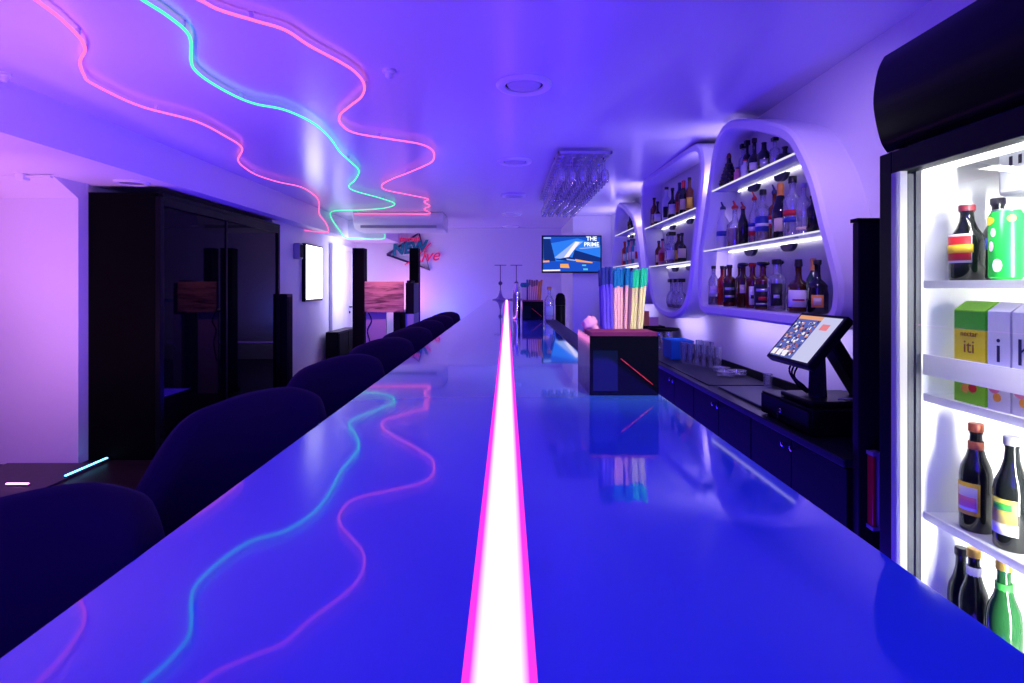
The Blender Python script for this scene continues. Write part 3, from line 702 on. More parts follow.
for i,(px,top,rad,pf,bd,cp,lb) in enumerate(N2B):
    put(px,z2B,top,1.43 if i%2 else 1.455,rad,pf,bd,cp,lb,group=g2,capm=bluecap if i==0 else blackcap,lab=[(.15,.45,[creaml,redl,whitel,whitel,yell,creaml][i],.9)],fill=(.4,'amber') if bd=='clear' else None)
for i,(px,lb) in enumerate([(671,'clear glass decanter with a dark stopper, left of three in the middle niche'),(676,'clear glass decanter with a dark stopper, middle of three in the niche'),(681,'clear glass decanter with a dark stopper, right of three in the middle niche')]):
    put(px,1.142,275,1.45,.048,'round','clear','block',lb,group='decanters in the middle niche',cat='decanter',name='decanter',caph=.1,capr=.022,fill=(.12,'amber'))
# farthest niche
g1='bottles in the farthest niche'
put(632.8,zA,213,1.44,.036,'std','dark','screw','dark bottle at the near end of the farthest niche\'s top shelf',group=g1)
put(630.2,zA,216,1.44,.034,'wine','brown','foil','brown bottle second from the near end of the farthest niche\'s top shelf',group=g1)
for px,bd,lb in [(624.8,'red','slim red bottle, first on the farthest niche\'s middle shelf'),(628.6,'teal','slim teal bottle, second on the farthest niche\'s middle shelf'),(631.4,'pinkg','slim pink bottle, third on the farthest niche\'s middle shelf'),(633.8,'teal','slim teal bottle, fourth on the farthest niche\'s middle shelf'),(637.2,'white','slim pale bottle, last on the farthest niche\'s middle shelf')]:
    put(px,zB,239,1.44,.034,'slim',bd,'screw',lb,group=g1,lab=[(.2,.5,whitel if bd!='white' else redl,.7)],capm=redl if bd=='red' else bluecap)
put(643.4,zC,288,1.44,.042,'square','dark','screw','dark squarish bottle at the bottom of the farthest niche beside the straws',group=g1,lab=[(.2,.5,creaml,.8)])

# ------------------------------------------------------------------ fridge
fx0,fx1,fy0,fy1=1.05,1.545,.93,1.572
r=thing('display_fridge','tall black glass-door drinks fridge, brightly lit inside, at the right edge','fridge',(1.3,1.25,0))
milky=bpy.data.materials.new('milky_plastic'); milky.use_nodes=True; nt=milky.node_tree; nt.nodes.remove(nt.nodes['Principled BSDF'])
d1=nt.nodes.new('ShaderNodeBsdfDiffuse'); d1.inputs[0].default_value=(.9,.89,.88,1); d2=nt.nodes.new('ShaderNodeBsdfTranslucent'); d2.inputs[0].default_value=(.95,.94,.93,1)
m3=nt.nodes.new('ShaderNodeMixShader'); m3.inputs[0].default_value=.6
for a_,b_ in ((d1,1),(d2,2)): nt.links.new(a_.outputs[0],m3.inputs[b_])
nt.links.new(m3.outputs[0],nt.nodes['Material Output'].inputs[0])
fw=mat('fridge_white_liner',(.84,.85,.84),.45)
s=MB(); s.box(fx0+.05,fx1,fy1-.022,fy1,.0,1.97); s.box(fx0+.05,fx1,fy0,fy0+.022,.0,1.97); s.box(fx1-.02,fx1,fy0+.022,fy1-.022,0,1.97); s.box(fx0+.05,fx1-.02,fy0+.022,fy1-.022,1.72,1.97); s.box(fx0+.05,fx1-.02,fy0+.022,fy1-.022,.0,.16)
s.build('cabinet',black,r)
s=MB(); a0,a1=fy0+.0225,fy1-.0225
s.box(fx0+.06,fx1-.0205,a1-.045,a1,.161,1.719); s.box(fx0+.06,fx1-.0205,a0,a0+.045,.161,1.719); s.box(fx1-.045,fx1-.0205,a0+.045,a1-.045,.161,1.719); s.box(fx0+.06,fx1-.045,a0+.045,a1-.045,1.66,1.719); s.box(fx0+.06,fx1-.045,a0+.045,a1-.045,.161,.2)
s.build('liner',fw,r)
hp=[(1.07,1.705),(1.052,1.735),(1.036,1.80),(1.031,1.86),(1.043,1.935),(1.062,1.976),(1.12,1.98),(1.12,1.705)]
MB().prism(catmull(hp[:6],4)+hp[6:],lambda x,z:(x,fy0-.012,z),lambda x,z:(x,fy1+.004,z)).build('header',mat('glossy_black_header',(.002,.004,.003),.25,spec=.15),r,angle=50)
d=MB(); d.box(fx0-.005,fx0+.045,fy1-.050,fy1,.12,1.695); d.box(fx0-.005,fx0+.045,fy0,fy0+.05,.12,1.695); d.box(fx0-.005,fx0+.045,fy0+.05,fy1-.05,1.635,1.695); d.box(fx0-.005,fx0+.045,fy0+.05,fy1-.05,.12,.19)
dd=d.build('door',black,r,bevel=.003)
MB().box(fx0+.012,fx0+.018,fy0+.05,fy1-.05,.19,1.635).build('glass_pane',thin_glass('fridge_glass',(.97,.98,.98),.012,.01,edge=.04),dd)
d=MB(); d.box(fx0-.0065,fx0+.012,fy1-.086,fy1-.051,.19,1.635); d.build('inner_trim',milky,dd)
d=MB(); d.box(fx0+.0601,fx0+.046,fy1-.072,fy1-.052,.17,1.66); d.box(1.047,1.0875,fy1-.0745,fy1-.0665,.195,1.63); d.box(fx0+.046,fx0+.059,fy0+.04,fy0+.06,.17,1.66); d.build('gasket',mat('grey_gasket',(.05,.055,.07),.5),dd)
MB().box(fx0+.052,fx0+.058,fy0+.06,fy1-.088,1.096,1.150).build('milky_band',milky,r)  # milky white band across the cartons, just behind the door glass
for zz,nm in ((1.342,0),(1.040,0),(.723,0),(.405,0)):
    s=MB(); s.box(1.125,1.485,fy0+.07,fy1-.07,zz-.006,zz); 
    o=s.build('shelf',mat('white_wire_shelf',(.8,.8,.8),.4),r)
    MB().box(1.118,1.125,fy0+.07,fy1-.07,zz-.018,zz+.002).build('shelf_lip',milky,o)
c=MB(); c.box(1.19,1.498,1.0,1.36,1.545,1.652); o=c.build('cooling_unit',mat('pale_grey_unit',(.36,.38,.42),.5),r,bevel=.01)
s=MB()
for k in range(7): s.box(1.1885,1.1905,1.318-k*.024,1.326-k*.024,1.615,1.636)
s.build('vent_slots',blackm,o)
MB().box(1.115,1.135,fy0+.08,fy1-.072,1.63,1.655).build('lamp_tube',emis('fridge_lamp',(1.,.98,.92),3.),r)
MB().box(1.085,1.10,fy0+.068,fy0+.080,.25,1.6).build('lamp_tube',emis('fridge_lamp',(1.,.98,.92),3.),r)
gF='drinks in the fridge'
def fb(px,z0,top,x,rad,pf,bd,cap,label,**k):
    Y=npos(px,x); h=(VY-top)*Y/F+ZC-z0
    return bottle((x,Y,z0),h,rad,pf,bd,cap,label,group=gF,facing=PI+.35,seg=20,**k)
z1,z2,z3,z4=1.3425,1.0405,.7235,.4055
fb(967,z1,206,1.165,.037,'beer','dark','screw','dark beer bottle with a red and yellow shield label, top fridge shelf',capm=mat('maroon_cap',(.2,.02,.03),.4),lab=[(.24,.62,whitel,.80),(.27,.59,redl,.74),(.37,.48,yell,.85)],cat='beer bottle',name='beer_bottle')
fb(998,z1,199,1.25,.033,'beer','dark','screw','dark bottle with a small blue label behind the green can, top fridge shelf',lab=[(.38,.52,bluel,1.)],cat='beer bottle',name='beer_bottle')
# can
def can(px,x,z0,label):
    Y=npos(px,x); h=.165; r_=thing('drink_can',label,'can',(x,Y,z0),gF)
    MB().lathe([(.024,0),(.033,.008),(.033,.150),(.027,.162),(.027,.165)],(x,Y,z0),24).build('can_body',mat('green_can',(.02,.50,.06),.25,metal=.3),r_)
    MB().lathe([(.0278,0),(.0278,.003),(.024,.004)],(x,Y,z0+.162),24).build('lid',steel,r_)
    for (z0_,z1_,mm,a_,da) in ((.02,.050,whitel,.30,-.05),(.068,.092,whitel,.20,-.45),(.102,.122,whitel,.18,-.30),(.135,.150,yell,.25,.75),(.13,.15,yell,.5,-.7)):
        n=10; vs=[]
        for i in range(n+1):
            a=PI+.4+da+a_*(2*i/n-1); w=math.sqrt(max(0,1-(2*i/n-1)**2))*.5; zm=(z0_+z1_)/2; hh=(z1_-z0_)
            for sgn in(-1,1): vs.append((x+.0336*math.cos(a),Y+.0336*math.sin(a),z0+zm+sgn*hh*max(w,.02)))
        MB().add(vs,[(2*i,2*i+2,2*i+3,2*i+1) for i in range(n)]).build('print',mm,r_)
can(1006,1.165,z1,'bright green can with white prints beside the red-labelled beer, top fridge shelf')
# cartons
def carton(pxl,pxr,x0,z0,h,cols,label,deco):
    ya,yb=F*x0/(pxr-VX),F*x0/(pxl-VX)
    r_=thing('juice_carton',label,'carton',(x0+.035,(ya+yb)/2,z0),gF)
    hb=h-.022
    m=MB(); zs=[0]+[c[0]*h for c in cols]; zs[-1]=hb
    for k in range(len(cols)): m.m(k).box(x0,x0+.068,ya+.001,yb-.001,z0+zs[k],z0+zs[k+1])
    m.build('carton_body',[c[1] for c in cols],r_)
    g=MB(); 
    vs=[(x0,ya+.001,z0+hb),(x0+.068,ya+.001,z0+hb),(x0+.068,yb-.001,z0+hb),(x0,yb-.001,z0+hb),(x0+.034-.004,ya+.001,z0+h),(x0+.034+.004,ya+.001,z0+h),(x0+.034+.004,yb-.001,z0+h),(x0+.034-.004,yb-.001,z0+h)]
    g.add(vs,[(0,1,5,4),(1,2,6,5),(2,3,7,6),(3,0,4,7),(4,5,6,7)]); g.build('gable_top',cols[-1][1],r_)
    deco(r_,x0,ya,yb,z0,h)
rotF=(PI/2,0,-PI/2)
ink=mat('dark_ink',(.015,.012,.08),.5)
def deco1(r_,x0,ya,yb,z0,h):
    ym=(ya+yb)/2
    text('lettering','iti',.045,(x0-.0012,ym,z0+h*.55),rotF,mat('brown_ink',(.25,.08,.02),.5),r_,ext=.0004)
    text('lettering','nectar',.02,(x0-.0012,ym,z0+h*.68),rotF,mat('brown_ink',(.25,.08,.02),.5),r_,ext=.0004)
    MB().lathe([(.012,0),(.012,.002)],(x0-.001,ym-.01,z0+h*.16),16,Matrix.Rotation(PI/2,3,'Y')).build('fruit_print',redl,r_)
    MB().lathe([(.011,0),(.011,.002)],(x0-.001,ym+.012,z0+h*.14),16,Matrix.Rotation(PI/2,3,'Y')).build('fruit_print',orangel,r_)
def decoI(ch):
    def f(r_,x0,ya,yb,z0,h):
        text('lettering',ch,.085,(x0-.0012,(ya+yb)/2,z0+h*.55),rotF,ink,r_,ext=.0004)
        MB().lathe([(.017,0),(.017,.002)],(x0-.0012,(ya+yb)/2+.012,z0+h*.22),20,Matrix.Rotation(PI/2,3,'Y')).build('fruit_print',pinkp,r_)
        MB().lathe([(.010,0),(.010,.002)],(x0-.0016,(ya+yb)/2+.004,z0+h*.12),20,Matrix.Rotation(PI/2,3,'Y')).build('fruit_print',orangel,r_)
    return f
lime=mat('lime_carton',(.22,.62,.02),.4); yel=mat('yellow_carton',(.85,.72,.02),.4); grn=mat('green_carton',(.05,.42,.02),.4); wc=mat('white_carton',(.72,.70,.78),.4)
carton(954,985.5,1.14,z2,.252,[(.33,lime),(.42,creaml),(.72,yel),(.9,grn),(1,lime)],'lime and yellow juice carton, leftmost on the second fridge shelf',deco1)
carton(987.5,1010.5,1.14,z2,.252,[(.9,wc),(1,wc)],'white carton with a dark letter i beside the lime juice carton',decoI('i'))
carton(1012,1040,1.14,z2,.252,[(.9,wc),(1,wc)],'white carton with a dark letter h at the right photo edge',decoI('h'))
# beers
fb(976,z3,424,1.17,.034,'beer','dark','screw','dark beer bottle with an oval yellow and pink label, third fridge shelf',capm=mat('copper_foil',(.45,.12,.06),.35,metal=.5),lab=[(.74,.84,mat('copper_foil'),None),(.16,.46,yell,.75),(.20,.42,whitel,.6),(.23,.33,pinkp,.55)],cat='beer bottle',name='beer_bottle')
fb(1012,z3,437,1.17,.035,'beer','dark','screw','dark beer bottle with a yellow and white label, third fridge shelf',capm=silverl,lab=[(.14,.24,whitel,.8),(.24,.46,mat('olive_yellow',(.6,.5,.08),.5),.75),(.36,.42,greenl,.5)],cat='beer bottle',name='beer_bottle')
fb(961,z4,548,1.186,.029,'beer','dark','screw','dark bottle tucked behind the gold-capped beer on the low fridge shelf',cat='beer bottle',name='beer_bottle')
fb(974,z4,549,1.17,.031,'beer','dark','screw','dark beer with a gold cap and white neck label, low fridge shelf',capm=goldm,lab=[(.66,.84,whitel,None)],cat='beer bottle',name='beer_bottle')
fb(1004,z4,561,1.17,.034,'beer','green','screw','green beer with a gold cap and green neck label, low fridge shelf',capm=goldm,lab=[(.62,.82,greenl,None)],cat='beer bottle',name='beer_bottle')

# ------------------------------------------------------------------ till (screen, stand) and cash drawer
r=thing('cash_drawer','black cash drawer on the back counter carrying the till screen','cash drawer',(1.33,2.35,.75))
MB().box(1.165,1.53,2.14,2.56,.756,.855).build('case',black,r,bevel=.004)
MB().box(1.157,1.166,2.15,2.55,.762,.846).build('drawer_front',blackm,r,bevel=.002)
MB().lathe([(.010,0),(.010,.006),(.004,.010)],(1.157,2.36,.805),12,Matrix.Rotation(-PI/2,3,'Y')).build('lock',chrome,r)
for x in(1.19,1.50):
    for y in(2.17,2.53): MB().cyl((x,y,.75),(x,y,.757),.012).build('foot',blackm,r)
k=MB(); k.obox((1.142,2.36,.795),(.004,.012,.045),Matrix.Rotation(.15,3,'X')); k.build('key',chrome,r)
r=thing('till_screen','tilted black touch-screen till showing a bright colourful picture beside the fridge','till',(1.33,2.3,.855))
TL,TR,BRr,BLl=Vector((1.292,2.455,1.215)),Vector((1.292,2.118,1.215)),Vector((1.135,2.118,1.024)),Vector((1.135,2.455,1.024))
U=(TR-TL).normalized(); V=(TL-BLl).normalized(); N=U.cross(V); 
if N.x>0: N=-N
Mx=Matrix((U,V,N)).transposed()
cen=(TL+BRr)/2; w_=(TR-TL).length; h_=(TL-BLl).length
m=MB(); m.obox(cen-N*.017,(w_,h_,.034),Mx); m.build('bezel',black,r,bevel=.004)
sc=MB(); 
def sq(u0,u1,v0,v1,k,d):
    sc.m(k); pts=[TL+U*(w_*u)+V*(-h_*v)+N*(.0006+.0003*d) for u,v in((u0,v0),(u1,v0),(u1,v1),(u0,v1))]; sc.add(pts,[(0,1,2,3)])
sm=[emis('till_lavender',(.62,.62,.92),.95),emis('till_orange',(.9,.40,.22),.9),emis('till_red',(.9,.25,.3),.9),emis('till_dark',(.03,.03,.12),.9),emis('till_white',(.95,.9,1.),1.),emis('till_blue',(.12,.15,.55),.9),emis('till_rust',(.55,.12,.08),.9)]
sq(.05,.95,.06,.94,0,0); sq(.05,.58,.06,.14,1,1); sq(.05,.58,.14,.94,5,1); sq(.66,.82,.2,.32,2,1)
rd=random.Random(3)
for i in range(150):
    u=rd.uniform(.06,.53); vv=rd.uniform(.15,.88); sq(u,u+rd.uniform(.02,.05),vv,vv+rd.uniform(.02,.06),rd.choice([3,3,3,4,4,6,5,1]),2+i*.02)
for i in range(3): sq(.06+.13*i,.16+.13*i,.80,.92,4,6)
sc.build('screen',sm,r)['label']='lit screen with a colourful picture and a pale column'
m=MB(); m.obox((1.36,2.287,1.03),(.05,.10,.34),Matrix.Rotation(-.55,3,'Y')); m.build('rear_arm',black,r,bevel=.01)
m=MB(); m.cyl((1.27,2.29,.87),(1.27,2.29,1.07),.035,.028,18); m.build('post',mat('glossy_dark_post',(.02,.02,.03),.15),r)
m=MB(); m.box(1.18,1.48,2.17,2.42,.8555,.880); m.build('base',black,r,bevel=.008)
for k in range(3):
    m=MB(); m.tube(catmull([(1.24,2.36-k*.02,1.05),(1.20,2.38-k*.02,.98-.01*k),(1.22,2.36-k*.03,.92),(1.25,2.33-k*.02,.885)],6),.004,6); m.build('cable',blackm,r)
tag(MB().tube(catmull([(1.30,2.20,.885),(1.40,2.12,.90),(1.45,2.06,.86),(1.475,2.03,.775),(1.50,1.95,.763)],8),.004,6).build('power_cable',grey),'thin grey cable running off the till base to the right','cable')

# things on the back counter -------------------------------------------
ZT=.750
def tumbler(x,y,h,rad,label,m=None,group=None):
    r_=rad
    o=MB().lathe([(rad*.78,0),(rad*.80,.004),(rad,h),(rad*.93,h),(rad*.74,.012),(.001,.012)],(0,0,0),18,close=False).build('drinking_glass',m or thin_glass('tumbler_glass',(.93,.95,1.),.14,opacity=.10,body=(.9,.9,1)),loc=None)
    o.location=(x,y,ZT+.006 if group=='mat' else ZT); return o
def onz(px,py,z): Y=F*(z-ZC)/(VY-py); return ((px-VX)*Y/F,Y)
tag(MB().box(1.17,1.54,3.25,5.24,ZT,ZT+.006).build('bar_mat',mat('rubber_mat',(.01,.012,.02),.5),bevel=.002),'long dark rubber mat under the glasses on the back counter','mat')
tag(MB().box(1.20,1.47,2.66,3.18,ZT,ZT+.012).build('cutting_board',mat('dark_slate_board',(.02,.025,.06),.4),bevel=.004),'flat dark board on the back counter between the glasses and the till','board')
gl=[(684,363.5),(690.5,364.5),(697.3,365.6),(704,366.8),(711,368),(718,369.3)]
LB=['clear tall glass, leftmost of the near row on the back counter','second clear tall glass in the near row on the back counter','third clear tall glass in the near row on the back counter',
 'fourth clear tall glass in the near row on the back counter','fifth clear tall glass in the near row on the back counter','clear tall glass at the right end of the near row on the back counter']
for (px,py),lb in zip(gl,LB):
    x,y=onz(px,py,ZT+.006); tag(tumbler(x,y,.155,.027,lb,group='mat'),lb,'drinking glass','tall glasses on the back counter')
for (px,py),lb in zip([(666,352),(669.5,353.5),(671.8,355)],['small clear glass beside the straw box, leftmost of three','small clear glass, middle of three left of the blue crate','small clear glass right beside the blue crate']):
    x,y=onz(px,py,ZT+.006); tag(tumbler(x,y,.12,.025,lb,group='mat'),lb,'drinking glass','small glasses on the back counter')
# more glasses behind the near row
for i,(px,py) in enumerate([(699,359),(706,360),(713,361.5)]):
    x,y=onz(px,py,ZT+.006); lb=['clear glass standing behind the near row, beside the blue crate','middle clear glass standing behind the near row','clear glass standing behind the right end of the near row'][i]
    tag(tumbler(x,y,.15,.027,lb,group='mat'),lb,'drinking glass','tall glasses on the back counter')
r=thing('glass_crate','blue translucent open crate between the glasses on the back counter','crate',(1.36,4.48,ZT+.006))
bl=mat('blue_crate_plastic',(.02,.22,.62),.25,spec=.5)
c=MB(); x0,x1,y0,y1,zb,zt_=1.28,1.45,4.36,4.60,ZT+.0065,ZT+.15
c.box(x0,x1,y0,y0+.006,zb,zt_); c.box(x0,x1,y1-.006,y1,zb,zt_); c.box(x0,x0+.006,y0+.006,y1-.006,zb,zt_); c.box(x1-.006,x1,y0+.006,y1-.006,zb,zt_); c.box(x0+.006,x1-.006,y0+.006,y1-.006,zb,zb+.006)
c.build('crate_wall',bl,r,bevel=.002)
c=MB(); c.box(x0-.006,x1+.006,y0-.006,y0+.001,zt_-.012,zt_+.004); c.box(x0-.006,x1+.006,y1-.001,y1+.006,zt_-.012,zt_+.004); c.box(x0-.006,x0+.001,y0,y1,zt_-.012,zt_+.004); c.box(x1-.001,x1+.006,y0,y1,zt_-.012,zt_+.004)
c.build('rim',bl,r)
# stacked dark trays on a jar rack
r=thing('serving_tray','round black tray lying on top of clear jars on the back counter','tray',(1.42,5.09,ZT+.176))
MB().lathe([(.125,0),(.14,.012),(.14,.022),(.132,.022),(.12,.008),(.001,.008)],(1.42,5.09,ZT+.176),30,close=False).build('tray_dish',blackm,r)
for i,(x,y) in enumerate([(1.37,5.04),(1.45,5.03),(1.39,5.14),(1.47,5.13)]):
    o=MB().lathe([(.033,0),(.036,.01),(.036,.14),(.030,.168),(.001,.1685)],(0,0,0),16).build('storage_jar',thin_glass('tumbler_glass'))
    o.location=(x,y,ZT+.0065); tag(o,['clear jar under the black tray, front left of four','clear jar under the black tray, front right of four','clear jar under the black tray, back left of four','clear jar under the black tray, back right of four'][i],'jar','jars under the black tray')
# ashtrays
for i,(px,py,zz) in enumerate([(728,371,0),(739,372.5,0),(733,368,0)]):
    x,y=[(1.43,3.74),(1.48,3.60),(1.39,3.56)][i][0:2]; 
    o=MB().lathe([(.048,0),(.055,.004),(.058,.032),(.048,.034),(.040,.012),(.001,.010)],(0,0,0),24,close=False).build('ashtray',thin_glass('tumbler_glass'))
    o.location=(x,y,ZT+.0065); tag(o,['round clear glass ashtray at the left of three beside the tall glasses','clear glass ashtray at the right of three, nearest the till','clear glass ashtray at the front of three on the dark mat'][i],'ashtray','clear ashtrays on the back counter')
r=thing('shot_glass','single clear shot glass on the back counter near the till screen','shot glass',(1.50,3.2,ZT))
MB().lathe([(.022,0),(.022,.02),(.027,.075),(.025,.075),(.019,.022),(.001,.02)],(1.50,3.22,ZT),16,close=False).build('bowl',thin_glass('tumbler_glass'),r)
# black box + coloured packet on the counter further away
tag(MB().box(1.22,1.50,5.30,5.62,ZT,ZT+.20).build('storage_box',blackm,bevel=.006),'black box on the back counter right behind the coloured straws','box')
r=thing('napkin_packet','orange and pink paper packet standing on the black box behind the straws','packet',(1.4,5.5,ZT+.20))
m=MB(); m.box(1.315,1.36,5.36,5.42,ZT+.2,ZT+.34); m.m(1).box(1.36,1.45,5.36,5.42,ZT+.2,ZT+.28); m.build('packet',[mat('orange_paper',(.9,.28,.08),.5),mat('pink_paper',(.85,.4,.6),.5)],r)

# ------------------------------------------------------------------ straw boxes on the bar
def caddy(label,x0=0.,y0=0.):
    """napkin and straw box, base centre at origin; 0.126 wide, .17 deep, .108 high"""
    r=thing('straw_box',label,'straw box',(0,0,0),'black napkin and straw boxes on the bar')
    w,dp,hh=.063,.085,.108
    ac=mat('black_acrylic',(.004,.005,.006),.10,spec=.15)
    m=MB(); m.box(-w,w,-dp,-dp+.004,.0,hh); m.box(-w,w,dp-.004,dp,0,hh-.004); m.box(-w,-w+.004,-dp+.004,dp-.004,0,hh); m.box(w-.004,w,-dp+.004,dp-.004,0,hh-.004); m.box(-w+.004,w-.004,-dp+.004,dp-.004,0,.004); m.box(-w+.004,w-.004,-.005,-.001,.004,hh-.004)
    m.build('box',ac,r)
    m=MB(); m.box(-w+.006,-.012,-dp-.0015,-dp+.001,.008,.082); m.build('window',mat('smoked_window',(.006,.014,.022),.05,spec=.45),r)['label']='smoked glassy window'
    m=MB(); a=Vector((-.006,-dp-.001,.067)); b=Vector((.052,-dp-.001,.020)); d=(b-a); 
    m.obox((a+b)/2,(d.length,.0015,.0015),Matrix.Rotation(math.atan2(-d.z,d.x),3,'Y')); m.build('red_reflection',mat('red_reflection',(.75,.04,.03),.4,emit=(1,.06,.03),es=.12),r)['label']='thin red diagonal reflection built as a stripe'  # red reflection on the glossy front, modelled as a faintly glowing sliver
    m=MB()
    for i in range(6): m.box(-w+.007,w-.007,-dp+.007,-.008,.004+i*.0165,.004+i*.0165+.016)
    m.box(-w+.002,w-.002,-dp+.002,-.003,hh+.0003,hh+.007)
    m.build('napkins',mat('plum_napkins',(.20,.015,.07),.7),r)['label']='plum paper napkins'
    return r
cd=caddy('black straw box in the foreground with a red reflection, holding coloured straws')
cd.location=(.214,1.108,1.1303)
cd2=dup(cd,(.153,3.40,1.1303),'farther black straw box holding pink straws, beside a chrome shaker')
def straw(p,q_,m,tipm,label,group,rad=.0032):
    p,q_=Vector(p),Vector(q_); r=thing('drinking_straw',label,'straw',p,group)
    k=p+(q_-p)*.85
    MB().cyl(p,k,rad,seg=8).build('shaft',m,r); MB().cyl(k+(q_-p)*.001,q_,rad*1.25,rad*1.3,seg=8).build('tip',tipm,r)
SM={'violet':mat('violet_straw',(.16,.10,.62),.4),'peach':mat('peach_straw',(.95,.55,.42),.4),'brown':mat('wine_straw',(.25,.10,.14),.4),'yellow':mat('yellow_straw',(.90,.85,.28),.4),'green':mat('green_straw',(.02,.65,.22),.35),'teal':mat('teal_straw',(.01,.20,.33),.35),'navy':mat('navy_straw',(.03,.05,.22),.4),'orange':mat('orange_straw',(.95,.35,.05),.4),'pink':mat('pink_straw',(.9,.28,.33),.4)}
rr=random.Random(5)
order=['violet','violet','violet','peach','peach','peach','peach','brown','yellow','yellow','yellow','yellow']
names={'violet':'violet straw with a navy tip at the left of the near straw box','peach':'peach straw with a teal tip in the middle of the near straw box','brown':'wine-coloured straw between the peach and yellow ones in the near straw box','yellow':'yellow straw with a green tip at the right of the near straw box'}
tips={'violet':'navy','peach':'teal','brown':'teal','yellow':'green'}
for row in range(3):
    for i,c in enumerate(order):
        u=i/(len(order)-1)
        bx=.200+.062*u; by=1.125+.020*row; 
        txx=.192+.088*u; ty=by+rr.uniform(-.004,.004)
        straw((bx,by,1.137),(txx+rr.uniform(-.002,.002),ty,1.365+rr.uniform(-.006,.004)),SM[c],SM[tips[c] if not(c=='peach' and u>.5) else 'teal'],names[c],'straws in the near straw box')
for row in range(2):
    for i in range(7):
        u=i/6; c=['navy','pink','pink','pink','pink','orange','orange'][i]
        bx=.153-.03+.070*u; by=3.425+.03*row
        lb={'navy':'navy straw at the edge of the farther straw box','pink':'pink straw in the farther straw box','orange':'orange straw at the right of the farther straw box'}[c]
        straw((bx,by,1.137),(.153-.028+.088*u,by,1.366+rr.uniform(-.008,.004)),SM[c],SM['brown' if c=='pink' else ('orange' if c=='orange' else 'teal')],lb,'straws in the farther straw box',.0046)
# drink picks left part of the farther box
for i in range(6):
    x=.096+.007*i; y=3.432+.012*(i%3)
    r=thing('cocktail_pick','cocktail pick with a dark teal head at the left of the farther straw box','cocktail pick',(x,y,1.137),'cocktail picks in the farther straw box')
    MB().cyl((x,y,1.137),(x-.004,y,1.325),.0022,seg=6).build('stick',mat('pale_stick',(.6,.5,.6),.5),r)
    MB().lathe([(.003,0),(.010,.008),(.011,.018),(.005,.028)],(x-.004,y,1.322),10).build('head',SM['teal'],r)
r=thing('cocktail_shaker','tall chrome cocktail shaker left of the farther straw box','shaker',(.058,3.36,1.1302))
MB().lathe([(.021,0),(.022,.01),(.0235,.14),(.0235,.145)],(.058,3.36,1.1302),24).build('cup',chrome,r)
MB().lathe([(.024,.146),(.024,.155),(.021,.185),(.013,.20),(.013,.214),(.010,.218)],(.058,3.36,1.1302),24).build('lid',chrome,r)
bottle((.249,3.30,1.1302),.185,.029,'std','clear','cork','clear bottle with an orange cork right of the farther straw box',capm=cork,lab=[(.15,.45,mat('pale_blue_label',(.45,.5,.75),.5),.8)])
# black jug on the service shelf behind the bottle
r=thing('thermos_flask','black round-topped flask behind the orange-corked bottle','flask',(.345,3.62,.985))
MB().lathe([(.030,0),(.032,.01),(.032,.22)],(.345,3.62,.9855),24).build('body',black,r)
MB().lathe([(.033,.221),(.033,.255),(.027,.285),(.014,.298),(.001,.30)],(.345,3.62,.9855),24).build('lid',blackm,r)
# crumpled napkin beside the near box
m=MB(); 
vs=[];nn=14
for i in range(nn):
    for j in range(8):
        th=PI*(j+.5)/8; ph=2*PI*i/nn; R_=.020*(1+.28*math.sin(3*ph+2*j)+.15*rr.uniform(-1,1))
        vs.append((.172+.8*R_*math.sin(th)*math.cos(ph),1.150+.8*R_*math.sin(th)*math.sin(ph),1.249+.8*R_*math.cos(th)))
fs=[(i*8+j,((i+1)%nn)*8+j,((i+1)%nn)*8+j+1,i*8+j+1) for i in range(nn) for j in range(7)]+[tuple(i*8 for i in range(nn)),tuple(i*8+7 for i in range(nn))[::-1]]
tag(m.add(vs,fs).build('crumpled_napkin',mat('pink_napkin',(.85,.35,.55),.7),angle=80),'crumpled pink napkin tucked in the rear left of the near straw box','napkin')
tag(MB().box(.222,.280,1.30,3.18,1.1303,1.139).build('bar_mat',mat('rubber_mat'),bevel=.003),'long narrow black rubber mat along the right edge of the bar','mat')
r=thing('bar_tray','small black tray beyond the orange-corked bottle','tray',(.33,3.0,.986))
MB().box(.285,.39,2.9,3.25,.986,1.0).build('tray_base',black,r,bevel=.003)
m=MB(); m.box(.285,.39,2.9,2.906,1.0,1.03); m.box(.285,.39,3.244,3.25,1.0,1.03); m.box(.285,.291,2.906,3.244,1.0,1.03); m.box(.384,.39,2.906,3.244,1.0,1.03); m.build('tray_rim',black,r)
# slim T-shaped stands at the far end of the bar
def tstand(x,y,label):
    r=thing('display_stand',label,'stand',(x,y,1.13),'slim T-topped stands on the far end of the bar')
    dm=mat('dark_purple_metal',(.10,.05,.16),.3,metal=.3)
    MB().lathe([(.115,0),(.115,.012),(.06,.022),(.035,.05),(.022,.085),(.010,.14)],(x,y,1.1302),24).build('foot',mat('smoky_glass_foot',(.28,.18,.5),.15),r)
    MB().cyl((x,y,1.265),(x,y,1.625),.007,.006,10).build('stem',dm,r)
    MB().lathe([(.008,-.03),(.026,-.015),(.030,0),(.026,.015),(.008,.03)],(x,y,1.37),16).build('knob',dm,r)
    MB().box(x-.085,x+.085,y-.015,y+.015,1.624,1.634).build('cross_bar',dm,r,bevel=.003)
tstand(-.095,8.05,'slim dark T-topped stand on the far end of the bar, left of the light strip')
tstand(.135,8.05,'slim dark T-topped stand on the far bar end, behind the chrome shaker')

